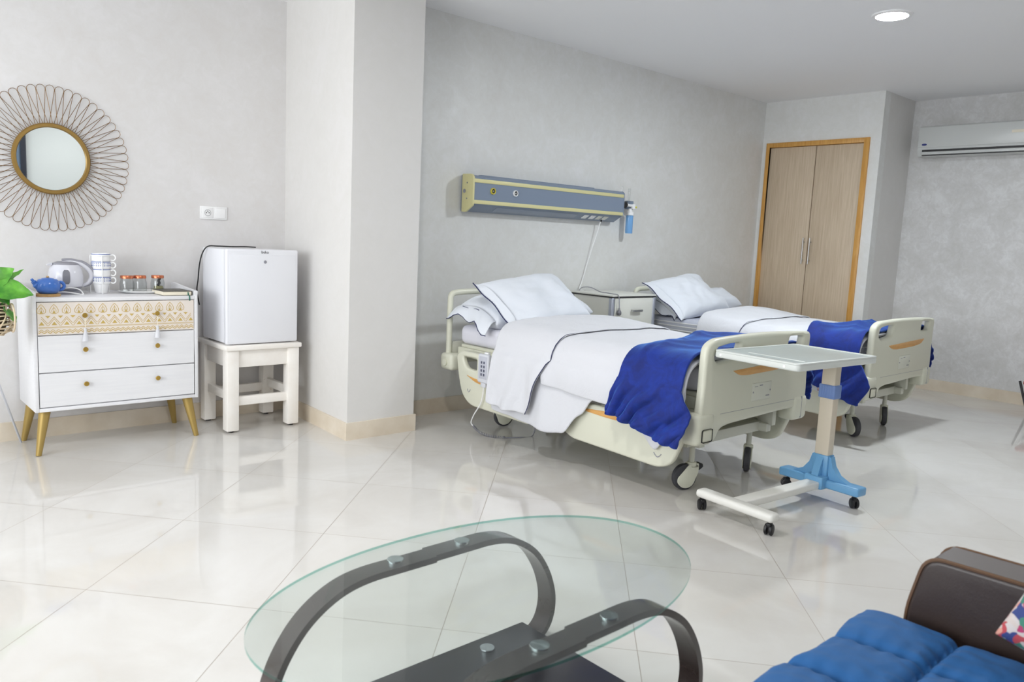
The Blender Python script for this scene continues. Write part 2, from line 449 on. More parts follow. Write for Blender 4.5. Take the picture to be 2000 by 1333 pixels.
# ------------------------------------------------------------------ ceiling downlights
M_lamp = emis('lamp_diffuser', (.88, .95, 1), 460)
M_lampL = emis('lamp_diffuser_warm', (1, .98, .96), 240)
def downlight(x, y, m, label):
    w = thing('ceiling_downlight', (x, y, H), label, 'ceiling light', 'recessed ceiling downlights')
    MB().lathe([(.098, 0), (.125, 0), (.122, -.008), (.1, -.012), (.098, -.004)], 40).build('trim_ring', M_plastic, w)
    MB().lathe([(0, -.006), (.098, -.006), (.098, -.002), (0, -.002)], 40).build('diffuser', m, w)
downlight(5.41, 2.40, M_lamp, 'lit round recessed downlight in the ceiling above the foot of the beds')
downlight(1.49, 2.40, M_lampL, 'round recessed downlight in the ceiling over the tile floor before the dresser')

downlight(2.9, -1.35, emis('fill_diffuser_rear', (1, .98, .96), 150), 'added unseen fill downlight in the ceiling behind the sofa')  # fill lamp added out of view to brighten the rear wall in the mirror
# ------------------------------------------------------------------ sunburst mirror
w = thing('sunburst_mirror', (1.125, YM, 1.69), 'round mirror with looped bronze wire sunburst frame on the wall above the dresser', 'mirror')
RX = Matrix.Rotation(PI/2, 4, 'X')
MB().lathe([(0, .012), (.185, .012), (.185, .006), (0, .006)], 64, (0, 0, 0), RX).build('mirror_glass', M_mirror, w)
MB().lathe([(.182, .004), (.206, .004), (.209, .014), (.203, .024), (.187, .024), (.182, .014), (.182, .004)], 72, (0, 0, 0), RX).build('ring_frame', mat('aged_brass', (150, 120, 64), .45, .6), w)
b = MB(); n = 52
for i in range(n):
    a0 = 2*PI*i/n; hs = PI/n; pts = []
    def pol(r, a): return (r*math.sin(a), -.014, r*math.cos(a))
    pts.append(pol(.203, a0+hs*.75)); pts.append(pol(.403, a0-hs*.97))
    for k in range(1, 6):
        q = PI*k/6; pts.append(pol(.403+.024*math.sin(q), a0-hs*.97*math.cos(q)))
    pts.append(pol(.403, a0+hs*.97)); pts.append(pol(.203, a0-hs*.75))
    b.tube(pts, .0017, 5)
b.build('wire_loops', M_wire, w, weld=False)

# ------------------------------------------------------------------ wall socket
w = thing('wall_socket', (2.092, YM, 1.424), 'white double socket and switch plate on the wall above the mini fridge', 'socket')
MB().rbox(-.092, .092, -.011, 0, -.044, .044, .004).build('frame', M_plastic, w)
b = MB(); b.rbox(-.08, -.006, -.014, -.009, -.034, .034, .003)
b.build('socket_insert', M_plastic, w)
MB().lathe([(.019, .0135), (.022, .0135), (.0225, .0155), (.0195, .016), (.019, .0135)], 28, (-.043, 0, 0), RX).build('socket_rim', mat('rim_grey', (176, 176, 178), .5), w)
b = MB()
for x, z in ((-.052, 0), (-.034, 0), (-.043, .011)): b.lathe([(0, .0155), (.0036, .0155), (.0036, .013)], 10, (x, 0, z), RX)
b.build('socket_holes', M_gap, w)
MB().rbox(.006, .08, -.015, -.009, -.034, .034, .004).build('switch_rocker', M_plastic, w)

# ------------------------------------------------------------------ dresser
DX0, DX1, DY0, DY1 = .915, 1.818, 4.96, 5.385
w = thing('dresser', ((DX0+DX1)/2, (DY0+DY1)/2, 0), 'white three-drawer dresser with gold tapered legs and patterned top drawer', 'dresser')
hx = (DX1-DX0)/2; hy = (DY1-DY0)/2
b = MB()
b.rbox(-hx, -hx+.02, -hy, hy, .252, .905, .002); b.rbox(hx-.02, hx, -hy, hy, .252, .905, .002)
b.rbox(-hx+.02, hx-.02, -hy, hy, .252, .272, .002); b.rbox(-hx+.02, hx-.02, hy-.015, hy, .272, .905)
b.rbox(-hx+.02, hx-.02, -hy+.02, -hy+.03, .272, .88)
b.build('carcass', M_white, w)
MB().rbox(-hx+.02, hx-.02, -hy, hy-.015, .878, .9, .002).build('top_board', M_white, w)
for s in (-1, 1):
    xx = s*(hx-.01)
    prof = [(-hy, .905), (hy, .905), (hy, .958), (-hy+.24, .944), (-hy, .93)]
    MB().prism(rnd_poly(prof, [0, 0, .02, .1, .01], 4), 'x', xx-.01, xx+.01).build('gallery_side', M_white, w)
dz = [(.69, .873), (.477, .684), (.278, .471)]
for k, (z0, z1) in enumerate(dz):
    b = MB(); b.rbox(-hx+.024, hx-.024, -hy+.001, -hy+.018, z0, z1, .0015)
    fy = -hy+.0004
    ms = M_white
    if k == 0:
        b.mi = 1; ms = [M_cream, M_goldp]
        X0 = -hx+.028; Wd = 2*hx-.056; n = 13.5; st = Wd/n
        def strip(p, q, wd):
            p = Vector(p); q = Vector(q); d = (q-p).normalized(); nn = Vector((-d.y, d.x))*wd/2
            b.prism([tuple(p-nn), tuple(q-nn), tuple(q+nn), tuple(p+nn)], 'y', fy, fy+.002)
        def tri(*P): b.prism(P, 'y', fy, fy+.002)
        zt = z1
        for i in range(14):
            cx = X0+st*(i+.25); cz = zt-.04
            if cx > hx-.05: continue
            P = [(0, .03), (.013, .016), (.022, -.002), (.02, -.016), (.008, -.022), (-.008, -.022), (-.02, -.016), (-.022, -.002), (-.013, .016)]
            for j in range(len(P)):
                p, q = P[j], P[(j+1) % len(P)]
                strip((cx+p[0], cz+p[1]), (cx+q[0], cz+q[1]), .0028)
            for j in range(len(P)):
                p, q = P[j], P[(j+1) % len(P)]
                if j in (3, 4, 5): continue
                strip((cx+p[0]*.5, cz-.004+p[1]*.55), (cx+q[0]*.5, cz-.004+q[1]*.55), .0022)
            tri((cx-.008, cz-.02), (cx+.008, cz-.02), (cx, cz-.002)); strip((cx, cz-.01), (cx, cz+.02), .002)
        for i in range(14):
            cx = X0+st*(i+.25)
            zb = zt-.115
            if cx+st*.5 < hx-.03: tri((cx+st*.5-.013, zt-.074), (cx+st*.5, zt-.088), (cx+st*.5+.013, zt-.074))
            if cx < hx-.04: tri((cx-.014, zb-.012), (cx+.014, zb-.012), (cx, zb+.008))
            for o in (0, .011):
                for s in (-1, 1):
                    xe = cx+s*st*.5*.94
                    if abs(xe) < hx-.026: strip((cx, zb+.024+o), (xe, zb-.016+o*1.2), .0026)
        for z in (zt-.138, zt-.1425): strip((X0, z), (X0+Wd, z), .002)
        m2 = 30
        for z, wd in ((zt-.158, .003), (zt-.168, .004)):
            for i in range(m2*2):
                xa = X0+Wd*i/(m2*2); xb = X0+Wd*(i+1)/(m2*2)
                za = z+(.006 if i % 2 else -.006); zb2 = z+(-.006 if i % 2 else .006)
                strip((xa, za), (xb, zb2), wd)
        b.mi = 0
    dr = b.build('drawer', ms, w, smooth=0, weld=False)
    if k == 0: dr['label'] = 'cream top drawer printed with gold leaf and zigzag pattern'
    for x in (1.173, 1.569):
        z = (.798, .601, .4)[k]
        MB().lathe([(0, .026), (.012, .025), (.0145, .02), (.012, .012), (.006, .008), (.006, -.002), (0, -.002)], 20, (x-(DX0+DX1)/2, -hy, z), RX).build('knob', M_gold, dr)
for sx in (-1, 1):
    for sy in (-1, 1):
        MB().cyl((sx*(hx-.01), sy*(hy-.012), 0), (sx*(hx-.055), sy*(hy-.05), .252), .015, 20, .031).build('leg', M_goldleg, w)
# tassels hanging on the top knobs
for i, x in enumerate((1.173, 1.569)):
    t = thing('tassel', (x, DY0-.021, .798), 'white tassel hung on the %s gold knob of the patterned drawer' % ('left' if i == 0 else 'right'), 'tassel', 'tassels on the dresser knobs')
    b = MB(); b.tube(smoothpath([(0, 0, .018), (.015, .003, .006), (.002, 0, -.02), (0, 0, -.075)], 5), .0016, 6); b.tube(smoothpath([(0, 0, .018), (-.015, .003, .006), (-.002, 0, -.02), (0, 0, -.075)], 5), .0016, 6)
    b.build('cord', M_page, t)
    b = MB(); b.lathe([(0, -.072), (.006, -.074), (.008, -.082), (.007, -.092), (.0095, -.1), (.015, -.128), (.0175, -.148), (0, -.148)], 18)
    b.build('fringe', M_sheet, t)
    if i == 1: t['label'] = 'white tassel hung on the right gold knob, nearer the mini fridge'

# ------------------------------------------------------------------ on the dresser
TZ = .9
# coaster + teapot
CX, CY = 1.018, 5.075
tag(MB().lathe([(0, 0), (.066, 0), (.068, .004), (.068, .012), (.064, .014), (0, .014)], 32).build('coaster', M_cork, None, (CX-.005, CY, TZ)), 'round wooden coaster under the blue teapot', 'coaster')
w = thing('teapot', (CX, CY, TZ+.014), 'small glazed blue teapot on a wooden coaster at the dresser edge', 'teapot')
MB().lathe([(0, 0), (.042, 0), (.052, .008), (.062, .03), (.064, .05), (.058, .07), (.046, .082), (.03, .085), (0, .085)], 28).build('body', M_tea, w)
b = MB(); b.tube(smoothpath([(-.045, -.008, .04), (-.066, -.012, .058), (-.075, -.014, .074), (-.084, -.016, .084)], 5), [.02]*5+[.013]*5+[.008]*5+[.006], 12); b.build('spout', M_tea, w)
b = MB(); b.tube(smoothpath([(.05, .0, .062), (.07, -.003, .064), (.082, -.004, .046), (.074, -.003, .026), (.055, 0, .02)], 5), .009, 10); b.build('handle', M_tea, w)
l = MB().lathe([(.034, .083), (.03, .088), (.012, .091), (0, .091)], 24).build('lid', M_tea, w)
MB().lathe([(0, .09), (.005, .09), (.008, .095), (.006, .1), (0, .101)], 16).build('lid_knob', M_cork, l)
# kettle
w = thing('electric_kettle', (1.145, 5.235, TZ), 'white and grey electric kettle behind the blue teapot', 'kettle')
MB().lathe([(0, 0), (.078, 0), (.08, .008), (.072, .018), (0, .018)], 36).build('power_base', M_greyp, w)
MB().lathe([(0, .018), (.07, .018), (.08, .03), (.0865, .045), (0, .045)], 36).build('lower_band', M_greyp, w)
MB().lathe([(0, .045), (.086, .045), (.092, .07), (.092, .11), (.085, .145), (.073, .168), (.07, .172), (0, .172)], 40).build('body', M_kettle, w)
b = MB(); b.prism(rnd_poly([(-.105, .165), (-.075, .185), (-.07, .17)], .01, 3), 'y', -.02, .02); b.build('spout', M_kettle, w)
MB().lathe([(.072, .171), (.068, .18), (.045, .19), (.0, .194)], 32, (0, 0, 0), None, 1, .95).build('lid', M_greyp, w)
hp = smoothpath([(-.02, -.01, .187), (.03, -.012, .189), (.085, -.016, .172), (.125, -.02, .135), (.132, -.02, .095), (.112, -.016, .062), (.08, -.01, .047)], 6)
hd = MB().tube(hp, [.009+.004*math.sin(PI*i/(len(hp)-1)) for i in range(len(hp))], 12).build('handle', M_kettle, w)
MB().tube([p+Vector((.012 if p.x > .06 else 0, 0, .011 if p.z > .12 else -.002)) for p in hp], .009, 10).build('handle_grip', M_greyp, hd)
KP = [(.045, .0865), (.07, .092), (.11, .092), (.145, .085), (.168, .073)]
def kr(z):
    for (a, ra), (c, rc) in zip(KP, KP[1:]):
        if z <= c: return ra+(rc-ra)*(z-a)/(c-a)
    return .073
rows = []
for j in range(15):
    z = .062+.082*j/14; q = abs(j/7-1); wd = .019*(1-q**5*.45)
    rows.append([((kr(z)+.0016)*math.cos(-1.75+wd*(k/5-1)/.09), (kr(z)+.0016)*math.sin(-1.75+wd*(k/5-1)/.09), z) for k in range(11)])
b = MB(); b.grid(rows); b.build('water_gauge', mat('gauge_grey', (120, 120, 128), .3), w)
w2 = MB().tube(smoothpath([(-.07, -.02, .006), (-.055, -.083, .03), (.0, -.1, .042), (.05, -.094, .03), (.068, -.1, .004), (.05, -.104, .004), (-.03, -.106, .018), (-.075, -.08, .01)], 6), .0035, 8).build('power_cable', M_plastic, w)
# mug stand and mugs
MX, MY = 1.335, 5.225
w = thing('mug_stand', (MX, MY, TZ), 'thin white wire stand holding the column of stacked mugs', 'stand')
b = MB()
for a in (-1.72, 2.85, .5):
    c, s = math.cos(a), math.sin(a)
    b.tube(smoothpath([(c*.03, s*.03, .0025), (c*.055, s*.055, .0025), (c*.058, s*.058, .012), (c*.058, s*.058, .12), (c*.058, s*.058, .23)], 4), .0025, 6)
b.tube([(.058*math.cos(k*PI/16), .058*math.sin(k*PI/16), .23) for k in range(32)], .0022, 6, True)
b.tube([(.03*math.cos(k*PI/16), .03*math.sin(k*PI/16), .0025) for k in range(32)], .0022, 6, True)
b.build('wire_frame', M_plastic, w)
mugl = ['bottom mug of the white stack, blue dashes below its rim', 'second mug from the bottom of the white stack, plain with a blue rim line', 'third mug up the white stack, blue dashes below its rim', 'topmost plain white mug of the stack with a blue rim line']
for k in range(4):
    m = thing('mug', (MX, MY, TZ+.005+.046*k), mugl[k], 'mug', 'stacked mugs beside the kettle', rz=0)
    MB().lathe([(0, 0), (.032, 0), (.035, .006), (.0445, .052), (.0505, .056), (.0515, .1), (.049, .1), (.047, .06), (.034, .012), (0, .01)], 36).build('body', M_ceram, m)
    b = MB(); b.lathe([(.0519, .092), (.0521, .094), (.0519, .097), (.0513, .095)], 36)
    if k % 2 == 0:
        for zz in (.086, .073):
            for q in range(30):
                a = 2*PI*q/30
                hh = .0045 if (q*7) % 3 else .0028
                b.cyl((.0512*math.cos(a), .0512*math.sin(a), zz-hh), (.0514*math.cos(a), .0514*math.sin(a), zz+hh), .0017, 6)
    b.build('blue_band', M_mugblue, m)
    b = MB(); b.tube([(.066+.0155*math.cos(q), 0, .075+.0175*math.sin(q)) for q in [2.4-4.8*i/14 for i in range(15)]], .0042, 8); b.build('handle', M_ceram, m, rot=(0, 0, -.45))
# tray and jars
tag(MB().lathe([(0, .002), (.13, .002), (.155, .012), (.158, .014), (.156, .016), (.128, .006), (0, .006)], 48, (0, 0, 0), None, 1, .55).build('serving_tray', M_ceram, None, (1.585, 5.215, TZ)), 'low white oval tray under the glass jars', 'tray')
for i, (x, y) in enumerate(((1.472, 5.195), (1.553, 5.215), (1.665, 5.23))):
    j = thing('glass_jar', (x, y, TZ+.0065), ['glass jar with copper lid, nearest the mugs', 'middle glass jar with copper lid, empty', 'glass jar with copper lid holding dark stuff, behind the book'][i], 'jar', 'copper-lidded jars on the tray')
    MB().lathe([(0, .001), (.036, .001), (.041, .006), (.042, .055), (.036, .078), (.034, .086), (.032, .086), (.034, .076), (.0395, .054), (.0385, .008), (0, .004)], 30).build('jar_body', M_jar, j)
    MB().lathe([(0, .104), (.035, .104), (.0375, .1), (.0375, .086), (.034, .086)], 30).build('lid', M_copper, j)
    if i == 2:
        b = MB(); b.lathe([(0, .006), (.027, .006), (.029, .02), (.025, .036), (0, .038)], 18, (.006, 0, 0)); b.build('contents', mat('jar_spice', (150, 144, 96), .8), j)
        b = MB(); b.tube(smoothpath([(-.004, -.012, .04), (.008, -.01, .056), (.002, -.008, .07), (.014, -.006, .084)], 4), .008, 8); b.build('dark_stick', M_gap, j)
    elif i == 0:
        b = MB(); b.lathe([(0, .005), (.015, .008), (.014, .018), (0, .022)], 12, (-.012, -.01, 0)); b.lathe([(0, .005), (.009, .008), (.009, .018), (0, .02)], 12, (.022, -.006, 0)); b.build('contents', M_ceram, j)
# book
w = thing('book', (1.70, 5.055, TZ), 'closed dark-covered notebook with green ribbon at the right end of the dresser', 'book', rz=.02)
b = MB(); b.rbox(-.085, .09, -.075, .13, 0, .003, .001); b.rbox(-.085, .09, -.075, .13, .025, .028, .001); b.rbox(.086, .09, -.075, .13, 0, .028, .001)
b.build('cover', M_cover, w)
MB().rbox(-.082, .086, -.072, .127, .003, .025).build('pages', M_page, w)
b = MB(); b.grid([[(x, y, z) for x in (.062, .069)] for y, z in ((-.06, .024), (-.0735, .02), (-.077, .009), (-.08, .002), (-.09, .0015), (-.0985, .0012), (-.1005, -.012), (-.1005, -.03))]); b.build('ribbon', M_greenr, w, solid=.0008)

# ------------------------------------------------------------------ plant in a woven hanging basket stand
w = thing('potted_plant', (.72, 4.93, .014), 'leafy green plant in a woven rope basket on thin grey legs at the left edge', 'plant')
b = MB()
for k in range(11):
    z = .70+.02*k; r = .075+.03*math.sin(PI*min(k, 8)/9+.15)
    if k == 0: r = .055
    b.tube([(r*math.cos(a)*(1+.03*math.sin(5*a+k)), r*math.sin(a), z+.004*math.sin(3*a+k)) for a in [2*PI*q/28 for q in range(28)]], .004 if k % 3 else .0055, 6, True)
for q in range(12):
    a = 2*PI*q/12
    b.tube(smoothpath([((.05+.0)*math.cos(a), .05*math.sin(a), .695)]+[((.078+.03*math.sin(PI*min(k, 8)/9+.15))*math.cos(a+.1*k), (.078+.03*math.sin(PI*min(k, 8)/9+.15))*math.sin(a+.1*k), .70+.02*k) for k in (2, 5, 8, 10)], 4), .004, 5)
b.build('basket', M_rope, w, weld=False)
b = MB(); b.tube([(.085+.02*math.sin(q)*0, -.06+.075*math.cos(q), .79+.075*math.sin(q)) for q in [2*PI*i/24 for i in range(24)]], .005, 6, True); b.build('hoop', M_rope, w)
MB().lathe([(0, .7), (.05, .7), (.07, .75), (.07, .86), (0, .86)], 24).build('soil', mat('soil', (70, 62, 44), .9), w)
b = MB()
for dx, dy, tx in ((.183, .4, -.055), (-.2, .35, .03), (-.22, -.1, .02)): b.tube([(dx, dy, -.014), (tx, dy*.1, .72)], .006, 8)
b.build('stand_legs', mat('leg_grey', (196, 198, 204), .4), w)
random.seed(5)
def leaf(base, d, up, L_, W_, droop, fold=.2):
    d = Vector(d).normalized(); up = Vector(up).normalized(); side = d.cross(up).normalized(); up = side.cross(d)
    rows = []
    for i in range(11):
        t = i/10; wd = W_*math.sin(PI*min(1, t**.75*1.0))**.8*(1-.15*t) if 0 < t < 1 else .002
        c = Vector(base)+d*L_*t+up*(-droop*t*t)
        rows.append([c+side*wd*s+up*(fold*wd*abs(s)+.006*math.sin(t*22)*abs(s)) for s in (-1, -.6, -.2, 0, .2, .6, 1)])
    return rows
Ls = [((.0, -.05, .945), (.95, -.45, -.02), (-.1, -.75, .6), .185, .075, .045), ((.0, .0, .965), (.62, -.3, .6), (-.4, -.8, .5), .14, .065, .02),
      ((.02, .0, .95), (.9, .1, .6), (-.5, -.6, .7), .17, .028, .0), ((-.02, -.02, .95), (-.1, -.5, .7), (0, -.8, .3), .16, .06, .02),
      ((.0, -.01, .92), (.5, -.9, -.15), (.0, -.3, 1), .13, .055, .04), ((-.03, 0, .94), (-.8, -.3, .5), (0, -.5, .8), .17, .06, .03),
      ((0, .02, .95), (-.3, .6, .8), (0, -.6, .6), .17, .055, .03), ((.05, -.07, .84), (.45, -.6, -.55), (.6, -.5, .5), .1, .04, .02),
      ((-.03, -.02, .9), (-.5, -.9, .1), (0, -.4, 1), .16, .055, .06)]
for base, d, up, L_, W_, dr_ in Ls:
    b = MB(); b.grid(leaf(base, d, up, L_, W_, dr_)); b.build('leaf', M_leaf, w, solid=.0012, smooth=60, sub=1)
b = MB()
for base, d, *_ in Ls: b.tube(smoothpath([(0, 0, .85), (base[0]*.6, base[1]*.6, .89), base], 4), .004, 6)
b.build('stems', M_leaf, w)

# ------------------------------------------------------------------ stool + mini fridge
w = thing('wooden_stool', (2.231, 5.135, 0), 'chunky white painted wooden stool carrying the mini fridge', 'stool')
MB().rbox(-.262, .262, -.25, .245, .545, .578, .008).build('seat', M_stool, w)
lx, ly, lw = .21, .195, .04
b = MB()
for s in (-1, 1):
    b.rbox(-lx+lw-.002, lx-lw+.002, s*ly-.02, s*ly+.02, .43, .545, .004); b.rbox(s*lx-.02, s*lx+.02, -ly+lw-.002, ly-lw+.002, .43, .545, .004)
b.build('apron', M_stool, w)
b = MB()
for s in (-1, 1):
    b.rbox(-lx+lw-.002, lx-lw+.002, s*ly-.018, s*ly+.018, .175, .235, .005); b.rbox(s*lx-.018, s*lx+.018, -ly+lw-.002, ly-lw+.002, .21, .27, .005)
b.build('stretchers', M_stool, w)
for sx in (-1, 1):
    for sy in (-1, 1):
        lg = MB().rbox(sx*lx-lw, sx*lx+lw, sy*ly-lw, sy*ly+lw, .012, .545, .007).build('leg', M_stool, w)
        MB().cyl((sx*lx, sy*ly, 0), (sx*lx, sy*ly, .014), .018, 12).build('foot_pad', M_dark, lg)
w = thing('mini_fridge', (2.225, 5.11, .578), 'white mini fridge standing on a white wooden stool', 'fridge')
MB().rbox(-.246, .246, -.155, .2, .012, .618, .01).build('cabinet', M_fridge, w)
d = MB().rbox(-.246, .246, -.2, -.159, .006, .622, .012, 3).build('door', M_fridge, w)
MB().rbox(-.238, .238, -.162, -.153, .014, .612).build('door_seal', M_greyp, w)
MB().rbox(-.226, .226, -.2025, -.199, .02, .585, .002).build('door_panel', M_fridge, d)
MB().lathe([(0, .207), (.008, .207), (.0105, .204), (.0105, .199), (0, .199)], 20, (.012, 0, .541), RX).build('lock', M_greyp, d)
b = MB(); b.text('beko', .026, Matrix.Translation((.012, -.2005, .604)) @ RX)
b.build('lettering', M_gap, d, smooth=0)
for x in (-.2, .2):
    for y in (-.15, .16): MB().cyl((x, y, 0), (x, y, .014), .018, 12).build('foot', M_greyp, w)
cab = [(2.30, 5.20, 1.205), (2.22, 5.17, 1.208), (2.12, 5.16, 1.206), (2.03, 5.17, 1.207), (1.975, 5.2, 1.203), (1.955, 5.24, 1.16), (1.945, 5.27, 1.08), (1.95, 5.31, .98), (1.96, 5.36, .90), (1.985, 5.385, .8)]
tag(MB().tube(smoothpath(cab, 6), .0042, 8).build('power_cord', M_dark), 'black power cord looped over the top of the mini fridge', 'cord')

# ------------------------------------------------------------------ bed-head service unit
w = thing('bed_head_unit', (4.53, YH, 1.66), 'blue-grey and cream medical bed-head panel on the wall between the beds', 'bed-head panel')
X0, X1 = 3.69-4.53, 5.38-4.53
def P(y, z): return (y-YH, z-1.66)
MB().prism([P(YH, 1.535), P(4.68, 1.53), P(4.585, 1.585), P(4.57, 1.6), P(4.57, 1.78), P(4.59, 1.797), P(YH, 1.80)], 'x', X0, X1).build('housing', M_hw, w)
for z0, z1 in ((1.743, 1.771), (1.588, 1.616)):
    MB().rbox(X0, X1, 4.565-YH, 4.575-YH, z0-1.66, z1-1.66, .002).build('cream_strip', M_hwl, w)
capb = rnd_poly([P(YH-.03, 1.53), P(4.65, 1.523), P(4.562, 1.575), P(4.562, 1.60), P(4.562, 1.785), P(4.585, 1.804), P(YH-.03, 1.806)], [0, .05, .04, .01, .03, .03, .01], 5)
cp = MB().prism(capb, 'x', X0-.016, X0).build('end_cap', M_hwl, w); cp['label'] = 'cream left end cap'
for y, z, r_ in ((-.09, .08, .006), (-.09, -.035, .006), (-.06, .02, .015)):
    MB().lathe([(0, 0), (r_, 0), (r_, .002), (0, .002)], 14, (X0-.017, y, z), Matrix.Rotation(-PI/2, 4, 'Y')).build('screw', M_greyp, cp)
cp = MB().prism([P(YH, 1.535), P(4.68, 1.53), P(4.585, 1.585), P(4.568, 1.6), P(4.568, 1.78), P(4.59, 1.799), P(YH, 1.80)], 'x', X1, X1+.012).build('end_cap', M_hw, w)
for x, m, l in ((3.872, mat('ring_yellow', (206, 190, 60), .4), 'yellow-ringed gas outlet'), (4.10, M_plastic, 'white-ringed gas outlet')):
    o = MB().lathe([(.017, .0), (.024, .0), (.024, .01), (.021, .013), (.017, .012), (.017, 0)], 28, (x-4.53, 4.57-YH, 1.69-1.66), RX).build('gas_outlet', m, w); o['label'] = l
    MB().lathe([(0, .006), (.017, .006), (.017, .0)], 24, (x-4.53, 4.57-YH, .03), RX).build('valve_face', M_dark, o)
    MB().lathe([(0, .012), (.006, .012), (.009, .008), (.009, .005)], 16, (x-4.53, 4.57-YH, .03), RX).build('valve_port', M_steel, o)
sl = Matrix.Translation((0, 4.632-YH, 1.5575-1.66)) @ Matrix.Rotation(math.atan2(-.055, .095), 4, 'X')
for x, m in ((4.965, M_plastic), (5.055, M_plastic), (5.14, M_nsl), (5.215, M_nsl)):
    MB().rbox(x-4.53-.027, x-4.53+.027, -.026, .026, -.004, .004, .002, 2, sl).build('switch_plate', m, w)
MB().rbox(3.95-4.53, 4.85-4.53, -.032, .032, -.003, .003, .001, 2, sl).build('light_cover', mat('cover_grey', (140, 150, 166), .4), w)
MB().rbox(3.8-4.53, 5.05-4.53, 4.62-YH, 4.66-YH, 1.797-1.66, 1.806-1.66, .002).build('top_channel', M_hw, w)
w = thing('oxygen_flowmeter', (5.42, 4.63, 1.69), 'oxygen flowmeter with light blue humidifier bottle at the panel end', 'flowmeter')
MB().rbox(-.026, -.008, -.03, .09, -.07, .1, .004).build('mount', M_steel, w)
b = MB(); b.cyl((-.008, 0, 0), (.06, 0, 0), .03, 24); b.build('dial', M_dark, w)
b = MB(); b.cyl((.06, 0, 0), (.075, 0, 0), .022, 20); b.cyl((.075, 0, 0), (.19, 0, -.008), .012, 16); b.lathe([(0, -.02), (.02, -.02), (.02, .02), (0, .02)], 20, (.17, 0, -.01)); b.build('valve_body', M_plastic, w)
MB().rbox(.12, .2, .02, .06, -.035, .04, .006).build('back_block', M_hw, w)
MB().cyl((.105, 0, .0), (.105, 0, .145), .011, 16).build('flow_tube', M_jar, w)
b = MB(); b.tube([(-.018, -.02, .1), (-.018, -.02, .155)], .004, 8); b.build('rail_pin', M_steel, w)
MB().cyl((.19, 0, -.01), (.215, 0, -.015), .009, 12).build('yellow_tip', mat('tip_yellow', (214, 206, 60), .4), w)
MB().lathe([(0, -.09), (.034, -.09), (.034, -.062), (.02, -.056), (.012, -.03), (0, -.03)], 28, (.13, 0, 0)).build('bottle_cap', M_plastic, w)
MB().lathe([(0, -.252), (.03, -.252), (.033, -.246), (.033, -.092), (0, -.092)], 28, (.13, 0, 0)).build('bottle', M_bottle, w)

# ------------------------------------------------------------------ nightstand
NX0, NX1, NY0, NY1, NT = 4.888, 5.462, 4.20, 4.69, .922
w = thing('nightstand', ((NX0+NX1)/2, (NY0+NY1)/2, 0), 'off-white bedside cabinet with aluminium posts between the two beds', 'nightstand')
hx, hy = (NX1-NX0)/2, (NY1-NY0)/2
MB().rbox(-hx+.012, hx-.012, -hy+.016, hy-.01, .1, NT-.02).build('cabinet', M_nsl, w)
MB().rbox(-hx, hx, -hy, hy, NT-.012, NT, .003).build('top', M_nsl, w)
MB().rbox(-hx+.001, hx-.001, -hy+.001, hy-.001, NT-.022, NT-.011).build('top_edge', M_blk, w)
for sx in (-1, 1):
    for sy in (-1, 1):
        MB().rbox(sx*(hx-.018)-.018, sx*(hx-.018)+.018, sy*(hy-.022)-.022, sy*(hy-.022)+.022, .08, NT-.02, .012, 3).build('corner_post', M_alu, w)
        b = MB(); b.cyl((sx*(hx-.04)-.012, sy*(hy-.04), .03), (sx*(hx-.04)+.012, sy*(hy-.04), .03), .03, 18); b.cyl((sx*(hx-.04), sy*(hy-.04), .03), (sx*(hx-.04), sy*(hy-.04), .1), .008, 10); b.build('caster', M_dark, w)
for z0, z1, nm in ((.62, .895, 'drawer'), (.12, .605, 'door')):
    d = MB().rbox(-hx+.04, hx-.04, -hy+.004, -hy+.02, z0, z1, .003).build(nm, M_nsl, w)
    z = .79 if nm == 'drawer' else .52
    b = MB(); b.rbox(-.045, .085, -hy-.026, -hy-.014, z-.009, z+.009, .003); b.rbox(-.04, -.028, -hy-.02, -hy+.005, z-.007, z+.007); b.rbox(.068, .08, -hy-.02, -hy+.005, z-.007, z+.007)
    b.build('handle', M_steel, d)
# call cords
pc = smoothpath([(5.2, 4.655, 1.553), (5.185, 4.67, 1.46), (5.13, 4.695, 1.25), (5.06, 4.705, 1.02), (5.02, 4.698, .94), (5.02, 4.65, .9265)], 6)
w = thing('call_cord', (0, 0, 0), 'thin white cord hanging from the bed-head panel down to the bedside cabinet', 'cord')
MB().tube(pc, .0045, 8).build('cable', M_plastic, w)
MB().cyl((5.2, 4.652, 1.565), (5.199, 4.656, 1.525), .008, 12).build('plug', M_dark, w)
w = thing('nurse_call_bell', (0, 0, 0), 'grey call button on a cord draped over the front of the bedside cabinet', 'call button')
pc = smoothpath([(4.93, 4.62, .927), (4.95, 4.6, .957), (5.0, 4.55, .96), (5.03, 4.47, .93), (5.02, 4.38, .927), (4.985, 4.28, .927), (4.955, 4.205, .926), (4.95, 4.186, .905), (4.955, 4.184, .86), (4.958, 4.183, .81)], 6)
MB().tube(pc, .0038, 8).build('cord', M_greyp, w)
b = MB(); b.lathe([(0, .045), (.006, .045), (.009, .03), (.02, .012), (.02, -.008), (.013, -.018), (0, -.02)], 20, (4.958, 4.183, .775)); b.build('push_button', mat('bell_grey', (128, 128, 134), .3, .4), w)

